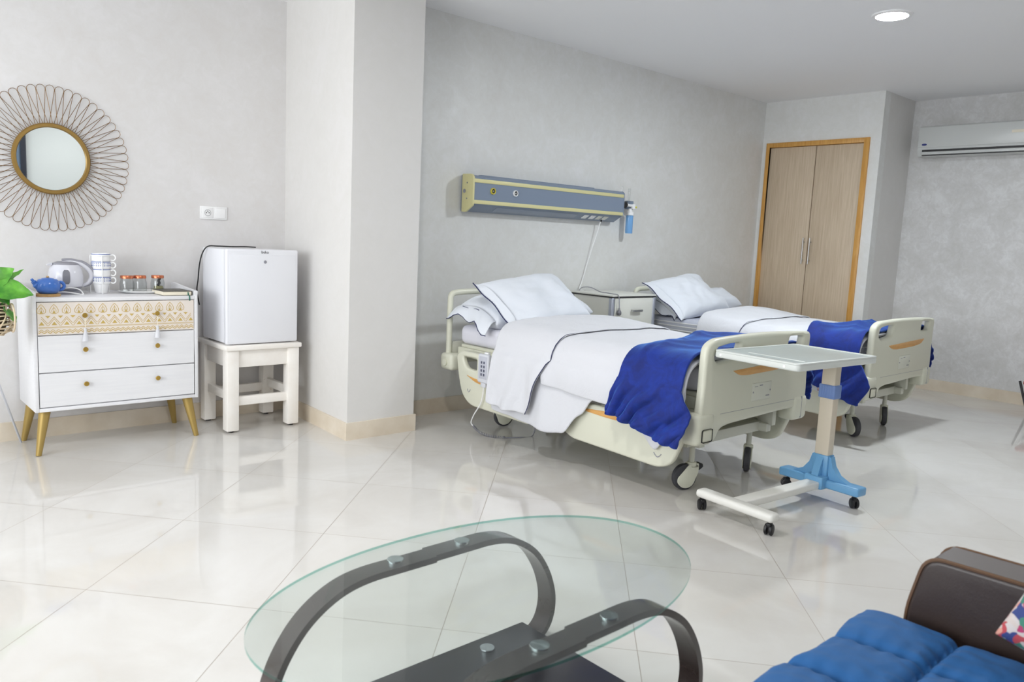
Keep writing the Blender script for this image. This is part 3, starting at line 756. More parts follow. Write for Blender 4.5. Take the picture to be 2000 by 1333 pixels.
# ------------------------------------------------------------------ hospital bed (origin: floor under the bed's centre, head towards +y)
BED1 = (3.90, 3.34, 0); BED2 = (6.04, 3.42, 0)
bed = thing('hospital_bed', BED1, 'ivory hospital bed nearer the pillar, behind the overbed table', 'bed', 'hospital beds')
FY = -1.055
out = [(-.535, .44), (-.528, .5), (-.515, .62), (-.515, .78), (-.508, .845), (-.44, .882), (-.15, .893), (.2, .893), (.545, .878), (.56, .855), (.552, .7), (.565, .5), (.55, .42), (.27, .425), (-.26, .41), (-.34, .395), (-.38, .33), (-.49, .33)]
fo = rnd_poly(out, [.03, .05, .1, .1, .07, .06, .2, .2, .05, .03, .1, .05, .03, .05, .05, .03, .04, .05], 5)
sl1 = rnd_poly([(-.44, .78), (-.405, .757), (-.225, .772), (-.19, .853), (-.3, .85), (-.415, .835)], .025, 4)
sl2 = rnd_poly([(.30, .79), (.44, .785), (.465, .80), (.475, .85), (.46, .858), (.315, .86)], .025, 4)
fb = MB().plate([fo, sl1, sl2], .05, .018, XZ(FY), 3).build('footboard', M_bed, bed)
lf = rnd_poly([(-.26, .703), (.0, .712), (.38, .725), (.33, .69), (.2, .675), (-.12, .668), (-.2, .675)], [.005, .1, .005, .05, .1, .05, .03], 4)
MB().plate([lf], .01, .002, XZ(FY-.0225), 1).build('wood_inlay', M_bedwood, fb)
b = MB(); b.rbox(-.055, .145, FY-.0275, FY-.022, .515, .615, .004)
pn = b.build('control_panel', mat('panel_ivory', (212, 213, 200), .45), fb)
b = MB()
for x in (-.043, .133): b.lathe([(0, .0015), (.005, .0015), (.005, 0)], 10, (x, FY-.0275, .565), RX)
b.rbox(.02, .05, FY-.029, FY-.027, .597, .602); b.rbox(.09, .125, FY-.029, FY-.027, .533, .539); b.rbox(-.03, .0, FY-.0285, FY-.027, .594, .597)
b.build('panel_marks', M_greyp, pn)
b = MB(); b.rbox(-.35, .5, FY-.0256, FY-.02, .478, .48); b.build('seam', M_greyp, fb)
for s in (-1, 1):
    xb = .475 if s < 0 else .5
    bp = MB().rbox(s*xb-.085, s*xb+.075, FY-.035, FY+.085, .325 if s < 0 else .345, .498, .03, 3).build('corner_bumper', M_bed, bed)
    if s > 0:
        MB().rbox(.497, .5, FY-.0365, FY-.03, .36, .49, .001).build('seam', M_greyp, bp); continue
    MB().rbox(s*xb-.046, s*xb+.046, FY-.0375, FY-.03, .345, .415, .012, 3).build('button_rim', M_dark, bp)
    MB().rbox(s*xb-.041, s*xb+.041, FY-.041, FY-.03, .35, .41, .01, 3).build('button', M_bed, bp)
# headboard: tube frame round an inset panel
HY = 1.06
b = MB(); b.tube(smoothpath([(-.52, HY, .42), (-.52, HY, .6), (-.52, HY, .86), (-.515, HY, .925), (-.47, HY, .948), (-.3, HY, .955), (0, HY, .962), (.3, HY, .955), (.47, HY, .948), (.515, HY, .925), (.52, HY, .86), (.52, HY, .6), (.52, HY, .42)], 5), .021, 12)
hb = b.build('headboard', M_bed, bed)
b = MB(); b.plate([rnd_poly([(-.5, .46), (.5, .46), (.5, .60), (-.5, .60)], .03, 3)], .022, .008, XZ(HY)); b.build('headboard_panel', M_bedm, hb)
for s in (-1, 1): MB().rbox(s*.5-.062, s*.5+.062, HY-.09, HY+.05, .4, .52, .028, 3).build('corner_bumper', M_bed, bed)
for s in (-1, 1): MB().cyl((s*.56, HY-.02, .455), (s*.575, HY-.02, .455), .024, 20).build('bumper_roller', M_bed, bed)
# deck and chassis
b = MB(); b.rbox(-.455, .455, -1.0, 1.0, .565, .588, .006); b.rbox(-.47, -.44, -1.0, 1.02, .5, .566, .006); b.rbox(.44, .47, -1.0, 1.02, .5, .566, .006); b.build('deck', M_bed, bed)
b = MB()
for s in (-1, 1): b.rbox(s*.34-.025, s*.34+.025, -.98, .95, .27, .32, .005); b.rbox(s*.3-.02, s*.3+.02, -.45, -.39, .3, .52); b.rbox(s*.3-.02, s*.3+.02, .4, .46, .3, .52)
for y in (-.9, -.85, .8): b.rbox(-.4, .4, y-.025, y+.025, .265, .325, .005)
b.rbox(-.5, .5, -1.02, -.97, .45, .5, .006); b.rbox(-.5, .5, 1.0, 1.04, .45, .5, .006)
for s in (-1, 1): b.rbox(s*.36-.02, s*.36+.02, -1.0, -.9, .31, .48, .004)
b.build('chassis', M_bedm, bed)
b = MB(); b.tube([(-.06, -.7, .29), (-.06, .1, .46)], .022, 12); b.tube([(.1, .7, .29), (.1, 0, .46)], .022, 12); b.build('actuator', M_alu, bed)
# casters
def caster(x, y, a, twin_dark=False):
    c = bpy.data.objects.new('caster', None); COL.objects.link(c); c.parent = bed; c.location = (x, y, 0); c.rotation_euler = (0, 0, a)
    MB().lathe([(0, .13), (.016, .13), (.016, .29), (0, .29)], 16).build('stem', M_bedm, c)
    b = MB(); b.lathe([(0, .135), (.028, .135), (.03, .147), (.026, .158), (0, .158)], 20)
    hood = rnd_poly([(.035, .15), (-.03, .15), (-.055, .12), (-.098, .075), (-.1, .05), (-.07, .018), (-.03, .012), (.005, .03), (.02, .07), (.035, .1)], .02, 4)
    for s in (-1, 1): b.plate([hood], .007, .003, XZ(s*.0225), 1)
    b.rbox(-.02, .036, -.026, .026, .125, .152, .006)
    b.build('hood', M_caster, c)
    b = MB(); b.lathe([(0, -.018), (.06, -.018), (.073, -.014), (.075, 0), (.073, .014), (.06, .018), (0, .018)], 36, (-.042, 0, .075), RX)
    b.build('wheel', M_tyre, c)
    b = MB(); b.prism(rnd_poly([(.03, .145), (.06, .15), (.068, .13), (.04, .11), (.028, .118)], .008, 3), 'y', -.02, .02); b.build('brake_pedal', M_dark, c)
caster(-.275, -.875, -.35); caster(.36, -.845, .5); caster(-.25, .8, 2.9); caster(.335, .8, 2.2)
# side rails
RXo = .545
hr = rnd_poly([(.86, .565), (.915, .535), (.893, .41), (.845, .265), (.755, .198), (.16, .185), (.13, .22), (.13, .53), (.16, .565)], [.03, .04, .1, .08, .07, .03, .05, .05, .03], 5)
hh = [rnd_poly([(.84, .527), (.69, .529), (.69, .445), (.79, .452), (.825, .485)], .018, 4), rnd_poly([(.6, .525), (.5, .525), (.5, .46), (.6, .46)], .018, 4), rnd_poly([(.46, .525), (.25, .525), (.25, .46), (.46, .46)], .018, 4)]
fr = rnd_poly([(-.15, .50), (-.13, .23), (-.21, .185), (-.86, .165), (-.945, .2), (-1.0, .33), (-1.025, .43), (-.99, .49), (-.9, .51)], [.05, .05, .05, .05, .06, .08, .05, .04, .05], 5)
fh = [rnd_poly([(-.9, .47), (-.65, .47), (-.65, .43), (-.88, .43)], .015, 4), rnd_poly([(-.55, .47), (-.25, .47), (-.25, .42), (-.55, .42)], .015, 4)]
for s in (-1, 1):
    r1 = MB().plate([hr]+hh, .04, .014, YZ(s*RXo), 3).build('side_rail', M_bed, bed)
    st = rnd_poly([(.79, .405), (.7, .392), (.55, .385), (.3, .39), (.3, .355), (.55, .355), (.7, .367)], [.003, .05, .05, .003, .003, .05, .05], 3)
    MB().plate([st], .008, .002, YZ(s*(RXo+.018)), 1).build('wood_inlay', M_bedwood, r1)
    b = MB(); b.tube([(s*(RXo+.021), .775-.03*k/6, .31-.02*math.sin(PI*k/6)) for k in range(7)], .0025, 6); b.build('angle_gauge', M_greyp, r1)
    r2 = MB().plate([fr]+fh, .04, .014, YZ(s*RXo), 3).build('side_rail', M_bed, bed)
    st = rnd_poly([(-.3, .385), (-.5, .4), (-.85, .4), (-.93, .385), (-.85, .362), (-.5, .362), (-.33, .37)], [.003, .05, .05, .003, .05, .05, .01], 3)
    MB().plate([st], .008, .002, YZ(s*(RXo+.018)), 1).build('wood_inlay', M_bedwood, r2)
    b = MB(); b.tube([(s*(RXo+.021), -.83-.05*k/6, .245-.02*math.sin(PI*k/6)) for k in range(7)], .0025, 6); b.build('angle_gauge', M_greyp, r2)
    b = MB()
    for y in (.35, .65, -.35, -.75): b.rbox(min(s*.46, s*.53), max(s*.46, s*.53), y-.02, y+.02, .5, .54, .006)
    b.build('rail_bracket', M_bedm, bed)
# name plate on the far bed's near rail comes with the copy of the bed
bed2 = dup(bed, None, BED2, 'ivory hospital bed farther from the pillar, by the wardrobe')
for c in bed2.children:
    if c.name.startswith('caster') and c.location.x < 0: c.rotation_euler.z = .95

# ------------------------------------------------------------------ mattresses and bedding (bed-local coordinates)
def nz(x, y, z=0, s=1): return noise.noise(Vector((x*s, y*s, z)))
def mattress_mb():
    b = MB(); b.rbox(-.46, .46, -1.0, 1.02, .588, .724, .045, 4); return b
tag(mattress_mb().build('mattress', M_fitted, None, BED1), 'white sheeted mattress on the bed nearer the pillar', 'mattress', 'bed mattresses')
mt = tag(mattress_mb().build('mattress', M_matt, None, BED2), 'grey piped mattress on the bed by the wardrobe', 'mattress', 'bed mattresses')
for z in (.625, .66, .69):
    r_ = .465; MB().tube([(-r_+.04, -1.003, z), (r_-.04, -1.003, z), (r_, -.96, z), (r_, .98, z), (r_-.04, 1.022, z), (-r_+.04, 1.022, z), (-r_, .98, z), (-r_, -.96, z)], .005, 6, True).build('piping', M_plastic, mt)

def lerp_tab(tab, y):
    tab = sorted(tab)
    if y <= tab[0][0]: return tab[0][1]
    for (a, va), (c, vc) in zip(tab, tab[1:]):
        if y <= c:
            t = (y-a)/(c-a); t = t*t*(3-2*t); return va+(vc-va)*t
    return tab[-1][1]

def drape(head, foot, hemL, hemR, top, half, outx, dr, foldfn, topfn, ny=56, nh=14, nt_=22, na=5):
    cols = []
    for k in range(nh): cols.append(('h', -1, 1-k/nh))
    for k in range(na): cols.append(('a', -1, 1-k/na))
    for k in range(nt_+1): cols.append(('t', 0, -1+2*k/nt_))
    for k in range(na): cols.append(('a', 1, (k+1)/na))
    for k in range(nh): cols.append(('h', 1, (k+1)/nh))
    rows = []
    for j in range(ny+1):
        v = j/ny; row = []
        for kind, s, f in cols:
            q = f if kind == 't' else s*(1+.15*f if kind == 'a' else 1.15+.85*f)
            y = foot(q)+(head(q)-foot(q))*v
            if kind == 't': x = half*f; z = top+topfn(x, y)
            elif kind == 'a':
                a = f*PI/2; x = s*(half+(outx-half)*math.sin(a)); z = top-dr*(1-math.cos(a))+topfn(s*half, y)*math.cos(a)
            else:
                hem = lerp_tab(hemL if s < 0 else hemR, y); z = (top-dr)*(1-f)+hem*f
                x = s*(outx+foldfn(y, f, s))
                y += .012*math.sin(9*y+6*f)*f
            row.append(Vector((x, y, z)))
        rows.append(row)
    return rows

def duvet(origin, seed, label, group, hy=.455):
    hemL = [(-1.02, .47), (-.92, .36), (-.84, .26), (-.74, .34), (-.52, .47), (-.42, .455), (-.3, .34), (-.19, .215), (-.05, .195), (.1, .205), (.3, .225), (.46, .245)]
    hemR = [(-1.0, .42), (0, .32), (.46, .3)]
    def fold(y, f, s):
        am = min(1, max(.12, (y+.55)/.3))
        return .004+am*f**.8*(.015*(1+math.sin(13*y+seed+1.5*f))+.008*(1+math.sin(29*y+2*seed)))+.012*f*am
    def tf(x, y): return .05*math.exp(-((y-.28)/.26)**2)*(1-.5*(x/.5)**2)+.012*nz(x, y, seed, 3)+.006*nz(x, y, seed, 9)+.012*(1-(x/.48)**2)
    b = MB(); b.grid(drape(lambda q: hy-.02*max(0, abs(q)-1), lambda q: -1.02, hemL, hemR, .748, .47, .575, .12, fold, tf))
    d = b.build('duvet', M_sheet, None, origin, smooth=180, solid=.012, sub=1)
    tag(d, label, 'duvet', group)
    hl = [(-.2, .27), (.02, .262), (.1, .275), (.18, .28), (.26, .272), (.36, .285), (.5, .30)]
    def ft(q):
        a = max(0, -q-1)
        return -.10+.03*min(1, max(0, q))+.19*a**.8
    def fold2(y, f, s): return fold(y, f, s)+.013+.016*f**.6*(1+math.sin(22*y+seed+1.5*f))+.007*f**.5*(1+math.sin(47*y-4*f))
    def tf2(x, y): return tf(x, y)+.03
    rows = drape(lambda q: hy+.005-.02*max(0, abs(q)-1), ft, hl, [(-1, .4), (.5, .35)], .75, .47, .602, .12, fold2, tf2, ny=30)
    b = MB(); b.grid(rows)
    e = b.build('folded_back_edge', M_sheet, d, smooth=180, solid=.008, sub=1)
    rows3 = drape(lambda q: .05-.05*max(0, abs(q)-1), lambda q: -1.025, [(-1.02, .44), (-.8, .44), (-.4, .455), (-.1, .475), (.1, .49)], [(-1, .45), (.1, .45)], .75, .47, .582, .12,
                 lambda y, f, s: fold(y, .35*f, s)+.012*math.sin(PI*f)+.006*(1+math.sin(23*y+seed))*f, lambda x, y: tf(x, y)+.004, ny=30)
    b = MB(); b.grid(rows3); b.build('quilt_layer', M_sheet, d, smooth=180, solid=.02, sub=1)
    n = len(rows[0]); MB().tube([p+Vector((0, .004, .0045 if 17 < i < n-17 else 0))+Vector((-.006, 0, .002) if i < 20 else (0, 0, 0)) for i, p in enumerate(rows[0])], [.0012 if 17 < i < n-17 else .0032 for i in range(n)], 6).build('navy_piping', M_navy, e)
    return d
duvet(BED1, 1.0, 'white duvet with navy piping on the bed nearer the pillar', 'white duvets')
duvet(BED2, 3.3, 'white duvet with navy piping on the bed by the wardrobe', 'white duvets', .33)

def blanket(origin, seed, label, hemL, hemR, slant, fy):
    def fold(y, f, s):
        u = y-.33*f*min(1, max(0, (-.62-y)/.2+.3))+.025*math.sin(4*f+seed)
        def rg(t): return (1-abs(math.sin(t)))**1.3
        return .010+f**.55*(.042*rg(15*u+seed)+.02*rg(27*u+2.1*seed+1)+.01*rg(44*(y-.2*f)+seed))+.006*f+(.02 if s > 0 else 0)
    def tf(x, y):
        d = .024*(1-abs(math.sin(7.5*(y+.45*x)+seed)))**1.6+.014*(1-abs(math.sin(12*(y-.3*x)+2*seed)))**2+.01*(1-abs(math.sin(9*x+8*y+seed)))**3
        return .03+d+.012*nz(x, y, seed, 6)+.012*(1-(x/.48)**2)
    def hd(q):
        a = max(0, -q-1); c = max(0, q-1)
        return -.60+.03*math.sin(3*q+seed)+slant*a+.05*c
    def ftf(q):
        a = min(1, max(0, -q-1)*1.6); a0 = max(0, -q-1.17)/.83
        return -1.022+(fy+1.022)*a-.065*math.sin(PI*min(1, a0)) if q < 1 else -1.022-.035*min(1, (q-1)/.15)
    b = MB(); rows = drape(hd, ftf, hemL, hemR, .755, .475, .618, .13, fold, tf, ny=64, nh=34, nt_=44)
    b.grid(rows)
    o = b.build('fleece_blanket', M_blue, None, origin, smooth=180, solid=.014, sub=1)
    tag(o, label, 'blanket', 'royal blue fleece blankets')
    MB().tube([r[0]+Vector((0, 0, .012)) for r in rows], .009, 6).build('hem', M_blue, o)
blanket(BED1, .6, 'crumpled royal blue fleece blanket across the bed nearer the pillar', [(-1.03, .325), (-.9, .335), (-.72, .385), (-.6, .415), (-.48, .43), (-.4, .43)], [(-1, .45), (-.6, .45)], .03, -1.035)
blanket(BED2, 2.9, 'royal blue fleece blanket across the bed by the wardrobe', [(-1.07, .295), (-.9, .34), (-.7, .405), (-.6, .41)], [(-1.06, .47), (-.6, .5)], -.08, -1.07)

def pillow_mb(W_, D_, T_, seed, crumple=.02, flange=.0, nx=34, ny=24):
    b = MB()
    for sgn in (1, -1):
        rows = []
        for j in range(ny+1):
            v = -1+2*j/ny; row = []
            for i in range(nx+1):
                u = -1+2*i/nx
                e = max(0, 1-abs(u)**3.2)*max(0, 1-abs(v)**3.2)
                z = sgn*T_/2*e**.55
                pull = 1-.05*(1-abs(u)**2)*abs(v)**6; pull2 = 1-.045*(1-abs(v)**2)*abs(u)**6
                x = u*W_/2*pull2; y = v*D_/2*pull
                z += crumple*e**.5*(nz(u, v, seed, 1.7)+.5*nz(u, v, seed+5, 4.0))*(1 if sgn > 0 else .3)
                row.append((x, y, z))
            rows.append(row)
        b.grid(rows)
    return b
def edge_pts(W_, D_, side, seed, n=16):
    pts = []
    for i in range(n+1):
        v = -1+2*i/n
        pts.append((side*W_/2*(1-.045*(1-v*v))*1.0, v*D_/2, 0))
    return pts
def pillows(origin, who, seed, d=(0, 0, 0)):
    R = Matrix.Rotation; d = Vector(d)
    m1 = Matrix.Translation(Vector(origin)+Vector((.02, .83, .835))+Vector((max(0, -d.x), d.y*.3, 0))) @ R(-.06, 4, 'Y') @ R(.2, 4, 'X')
    b = pillow_mb(.98, .44, .26, seed, .05)
    o = b.build('pillow', M_pillow, None, smooth=180, sub=1); o.matrix_world = m1
    tag(o, 'crumpled white under-pillow at the head of the bed '+who, 'pillow', 'white hospital pillows')
    # loose end of the pillow case, folded and piped
    rows = []
    for j in range(13):
        v = -1+2*j/12; row = []
        for i in range(9):
            t = i/8
            row.append((-.47-.09*t+.02*math.sin(4*v+seed)*t, v*.19*(1+.12*t), .05*math.cos(v*1.4)*(1-.2*t)-.07*t*t+.022*math.sin(7*v+3*t+seed)*t))
        rows.append(row)
    b = MB(); b.grid(rows); f = b.build('case_end', M_pillow, o, smooth=180, solid=.008, sub=1)
    MB().tube([Vector(r[-1])+Vector((-.002, 0, .004)) for r in rows], .0035, 6).build('navy_piping', M_navy, f)
    MB().tube([Vector(r[3])+Vector((0, 0, .0075)) for r in rows[5:11]], .003, 6).build('navy_piping', M_navy, f)
    m2 = Matrix.Translation(Vector(origin)+Vector((-.07, .66, .915))+d) @ R(-.075, 4, 'Y') @ R(.62, 4, 'X') @ R(.04, 4, 'Z')
    b = pillow_mb(.76, .5, .2, seed+9, .035)
    o = b.build('pillow', M_pillow, None, smooth=180, sub=1); o.matrix_world = m2
    tag(o, 'plump white pillow with navy piped edge lying on top, bed '+who, 'pillow', 'white hospital pillows')
    rows = []
    for j in range(15):
        v = -1+2*j/14; row = []
        for i in range(5):
            t = i/4; row.append((-.355-.05*t, v*.245*(1+.04*t), (.055*(1-v**4)*(1-.75*t))+.008*math.sin(6*v+seed)*t))
        rows.append(row)
    b = MB(); b.grid(rows); f = b.build('case_hem', M_pillow, o, smooth=180, solid=.006, sub=1)
    MB().tube([Vector(r[-1])+Vector((0, 0, .003)) for r in rows], .0042, 8).build('navy_piping', M_navy, f)
pillows(BED1, 'nearer the pillar', 1.3)
pillows(BED2, 'by the wardrobe', 4.1, (-.075, .1, -.01))

# ------------------------------------------------------------------ bed remote with coiled cord
w = thing('bed_remote', (BED1[0]-.588, 3.915, .355), 'grey bed control handset with two rows of buttons hung on the side rail', 'remote control')
b = MB(); b.rbox(-.018, .014, -.055, .055, .03, .225, .012, 3); b.rbox(-.012, .008, -.028, .028, 0, .045, .01, 2); b.build('handset', mat('handset_grey', (206, 208, 214), .4), w)
b = MB(); b.rbox(-.0195, -.016, -.044, .036, .06, .21, .003); b.build('keypad', mat('keypad_grey', (186, 188, 198), .5), w)
b = MB()
for i in range(2):
    for k in range(4): b.rbox(-.0215, -.018, -.022+.026*i, -.008+.026*i, .08+.027*k, .097+.027*k, .002)
b.build('buttons', mat('button_grey', (78, 82, 100), .5), w)
b = MB(); b.rbox(.008, .03, -.02, .02, .2, .235, .004); b.build('hook', M_plastic, w)
b = MB(); b.tube(smoothpath([(0, 0, .01), (0, .02, -.1), (.0, .09, -.2), (.005, .125, -.262), (.02, .118, -.29)], 6), .004, 8); b.build('cord', M_plastic, w)
b = MB(); cc = []
base = smoothpath([(.02, .118, -.29), (.06, .08, -.335), (.10, .0, -.348), (.15, -.06, -.349)], 60)
for i, p in enumerate(base):
    a = i*.75; cc.append(p+Vector((.008*math.cos(a), .004*math.cos(a), .0085*math.sin(a))))
b.tube(cc, .0028, 6); b.tube(smoothpath([(.15, -.06, -.35), (.25, -.1, -.352), (.36, -.12, -.345), (.42, -.08, -.2)], 6), .004, 8); b.build('coiled_cord', M_greyp, w)

# ------------------------------------------------------------------ overbed table
w = thing('overbed_table', (3.765, 1.982, 0), 'white overbed table on a blue wheeled base at the foot of the near bed', 'overbed table', rz=math.radians(-5))
tp = rnd_poly([(-.35, -.245), (.362, -.245), (.362, .245), (-.35, .245)], .03, 5)
tb = MB().plate([tp], .032, .008, XY(.809)).build('tabletop', M_obt, w)
b = MB()
inn = rnd_poly([(-.325, -.225), (.337, -.225), (.337, .225), (-.325, .225)], .025, 4)
b.plate([tp, inn], .008, .002, XY(.827), 1)
b.rbox(-.235, -.223, -.2, .12, .8255, .830, .002); b.build('raised_rim', M_obt, tb)
MB().plate([inn], .003, .0008, XY(.826), 1).build('top_reflect_tone', M_obtrefl, tb)  # thin plate darkening the top by colour, in place of its reflections
MB().plate([rnd_poly([(-.31, -.11), (-.29, -.11), (-.29, .06), (-.31, .06)], .01, 4)], .003, .0008, XY(.8272), 1).build('pen_slot', mat('slot_grey', (150, 156, 152), .6), tb)
b = MB()
for y in (-.17, .2): b.cyl((-.3512, y, .81), (-.3492, y, .81), .007, 14)
b.build('edge_cap', M_plastic, tb)
MB().rbox(.08, .4, -.05, .05, .772, .794, .004).build('under_bracket', M_obtw, w)
MB().rbox(.327, .383, -.04, .04, .2, .79, .006, 3).build('column', M_obtg, w)
c = MB().rbox(.32, .39, -.048, .048, .565, .64, .006, 3).build('height_collar', M_obtc, w)
b = MB()
for k in range(6): b.rbox(.3185, .321, -.04+.014*k, -.032+.014*k, .568, .637, .001)
b.build('grip_ribs', M_obtc, c)
MB().cyl((.355, .048, .6), (.355, .072, .6), .009, 14).build('release_knob', mat('knob_dull', (150, 120, 118), .5), w)
# blue cross foot
b = MB()
b.rbox(.31, .4, -.24, .24, .075, .122, .01, 3)
b.rbox(.27, .4, -.055, .055, .07, .14, .008, 3)
for s in (-1, 1):
    prof = [(s*.05, .12), (s*.17, .12), (s*.105, .15), (s*.07, .195), (s*.055, .245), (s*.04, .245)]
    b.prism(prof if s > 0 else prof[::-1], 'x', .335, .375)
b.prism([(.28, .13), (.345, .13), (.345, .245), (.325, .245), (.3, .19)], 'y', -.02, .02)
b.rbox(.322, .388, -.046, .046, .12, .252, .006, 2)
b.build('base_crossbar', M_obtb, w)
MB().rbox(-.40, .3, -.04, .04, .072, .112, .008, 3).build('base_beam', M_obtw, w)
MB().rbox(-.435, -.36, -.235, .225, .07, .113, .018, 4).build('base_foot', M_obtw, w)
for x, y, a in ((-.4, .2, .9), (-.4, -.2, .3), (.355, -.205, .9), (.355, .205, 2.4)):
    c = bpy.data.objects.new('caster', None); COL.objects.link(c); c.parent = w; c.location = (x, y, 0); c.rotation_euler = (0, 0, a)
    b = MB()
    for s in (-1, 1): b.lathe([(0, .004), (.022, .004), (.027, .007), (.0275, .012), (.027, .017), (.022, .02), (0, .02)], 24, (.008, 0, .0275), Matrix.Rotation(s*PI/2, 4, 'X'))
    b.build('wheels', M_dark, c)
    b = MB(); b.cyl((0, 0, .03), (0, 0, .075), .007, 10); b.rbox(-.012, .025, -.012, .012, .04, .06, .005); b.build('fork', M_dark, c)

# ------------------------------------------------------------------ coffee table
CT = (1.325, 1.485, 0)
w = thing('coffee_table', CT, 'oval glass coffee table on curved dark wooden bands, in the foreground', 'coffee table')
n = 96; ex = []
for k in range(n):
    a = 2*PI*k/n; c, s = math.cos(a), math.sin(a); p = 2/2.12
    ex.append((.665*math.copysign(abs(c)**p, c), .392*math.copysign(abs(s)**p, s)))
zt0, zt1 = .43, .4375
b = MB(); b.mi = 0
A = [b.bm.verts.new((x, y, zt0)) for x, y in ex]; Bv_ = [b.bm.verts.new((x, y, zt1)) for x, y in ex]
f = b.bm.faces.new(A[::-1]); f.material_index = 0; f = b.bm.faces.new(Bv_); f.material_index = 0
for k in range(n):
    f = b.bm.faces.new((A[k], A[(k+1) % n], Bv_[(k+1) % n], Bv_[k])); f.material_index = 1
gt_ = b.build('glass_top', [M_glass, M_glassedge], w, smooth=30)
def half_band(s, y0, y1, th=.019):
    # outer profile of one half: top straight, big curve down, curl under to the shelf
    P = [(0.0, .42), (.12, .42), (.22, .419), (.3, .405), (.37, .372), (.43, .322), (.48, .25), (.51, .175), (.517, .115), (.505, .06), (.475, .022), (.43, .006), (.38, .003), (.2, .003), (.0, .003)]
    q = smoothpath([Vector((u, v, 0)) for u, v in P], 5)
    rows = []
    N_ = len(q)
    for i, p in enumerate(q):
        t = (q[min(i+1, N_-1)]-q[max(i-1, 0)]).normalized(); nn = Vector((-t.y, t.x, 0))*-1
        inn_ = p+nn*th
        rows.append([(s*p.x, y0, p.y), (s*p.x, y1, p.y), (s*inn_.x, y1, inn_.y), (s*inn_.x, y0, inn_.y)])
    b = MB(); V = b.grid(rows, True); b.bm.faces.new(V[0]); b.bm.faces.new(V[-1][::-1])
    return b
for yc_, sh in ((.297, 1), (-.297, -1)):
    for s in (-1, 1):
        y0 = yc_-.034+(.004 if s > 0 else -.004)
        half_band(s, y0, y0+.068).build('curved_band', M_bandw, w, smooth=35)
def pad(x, y, z, r=.026, h=.012, nm='glass_pad'):
    b = MB(); b.lathe([(0, 0), (r, 0), (r*1.02, h*.4), (r*.96, h), (0, h)], 28, (x, y, z)); return b.build(nm, M_padm, w)
M_padm = mat('spun_steel', (205, 212, 214), .22, 1, Anisotropic=.85)
for x in (-.12, .12):
    for y in (.297, -.297): pad(x, y, .4195, .024, .0105)
b = MB(); b.rbox(-.42, .42, -.335, .325, .026, .062, .003); b.build('lower_shelf', M_shelf, w)
for x in (-.21, .21): pad(x, .26, .062, .024, .006, 'shelf_stud')

# ------------------------------------------------------------------ sofa with quilted pad and floral cushion
w = thing('sofa', (1.2, .28, 0), 'brown leather sofa with piped boxy arm at the lower right', 'sofa')
MB().rbox(-.84, .84, -.4, .44, .1, .38, .03, 3).build('seat_base', M_leather, w)
MB().rbox(-.96, .96, -.55, -.36, .1, .78, .05, 3).build('backrest', M_leather, w)
for s in (-1, 1):
    xi, xo = s*.835, s*.975
    prof = rnd_poly([(-.5, .1), (.4, .1), (.435, .45), (.4, .612), (-.5, .625)], [.02, .03, .05, .045, .04], 5)
    a = MB().plate([prof], .14, .012, YZ((xi+xo)/2), 3).build('armrest', M_leather, w)
    for x in (xi, xo):
        sx_ = .004*(1 if x > (xi+xo)/2 else -1)
        MB().tube([(x-sx_*1.5, u, v) for u, v in prof], .005, 6, True).build('piping', M_leatherp, a)
    MB().prism([(-.48, .62), (.375, .608), (.378, .6145), (-.48, .6285)], 'x', (xi+xo)/2-.056, (xi+xo)/2+.056).build('arm_top', M_armtop, a)
    for y in (-.45, .36): MB().cyl(((xi+xo)/2, y, 0), ((xi+xo)/2, y, .1), .022, 14, .028).build('leg', M_shelf, w)
# quilted pad
rows = []; px0, px1, py0, py1 = .385, 1.99, -.06, .79
qx, qy = .207, .225
def padz(x, y):
    fx = (px1-x) % qx; fy = (py1-y) % qy
    dx_ = min(fx if px1-x > qx*.5 else 9, qx-fx); dy_ = min(fy if py1-y > qy*.5 else 9, qy-fy)
    pk = .004*math.sin(x*140+3*nz(x, y, 1, 20))*math.exp(-dy_/.025)+.004*math.sin(y*140)*math.exp(-dx_/.025)
    d = min(dx_, dy_); e = min(px1-x, x-px0, py1-y, y-py0)
    return .024*(1-math.exp(-d/.010))+.008*math.sin(PI*fx/qx)*math.sin(PI*fy/qy)+pk-.03*math.exp(-e/.008)
nx_, ny_ = 260, 140
for j in range(ny_+1):
    row = []
    for i in range(nx_+1):
        x = px0+(px1-px0)*i/nx_; y = py0+(py1-py0)*j/ny_
        dr_ = max(0, (y-.70)/.085); z = .440+padz(x, y)+.006*nz(x, y, 2, 9)+.003*nz(x, y, 7, 30)-.012*dr_**2
        edge = min((x-px0), (px1-x), (y-py0), (py1-y))
        wob = .01*math.sin(2*PI*(px1-x)/qx*.5+.6)*(dr_ > 0)*dr_
        row.append((x, y+wob, z if edge > 1e-6 else z-.02))
    rows.append(row)
b = MB(); b.grid(rows)
tag(b.build('quilted_seat_pad', M_pad, None, smooth=180, solid=.04, off=-1), 'bright blue quilted seat pad lying on the brown sofa', 'seat pad')
M_flor = mat('floral_print', (220, 210, 200), .8)
nt, N, L, B = nodes(M_flor)
tcn = N.new('ShaderNodeTexCoord'); dn = N.new('ShaderNodeTexNoise'); dn.inputs['Scale'].default_value = 9; dn.inputs['Detail'].default_value = 2
L.new(tcn.outputs['Object'], dn.inputs['Vector'])
va = N.new('ShaderNodeVectorMath'); va.operation = 'MULTIPLY_ADD'; va.inputs[1].default_value = (.16, .16, .16); L.new(dn.outputs['Color'], va.inputs[0]); L.new(tcn.outputs['Object'], va.inputs[2])
vo = N.new('ShaderNodeTexVoronoi'); vo.inputs['Scale'].default_value = 52; L.new(va.outputs[0], vo.inputs['Vector'])
sp = N.new('ShaderNodeSeparateColor'); L.new(vo.outputs['Color'], sp.inputs[0])
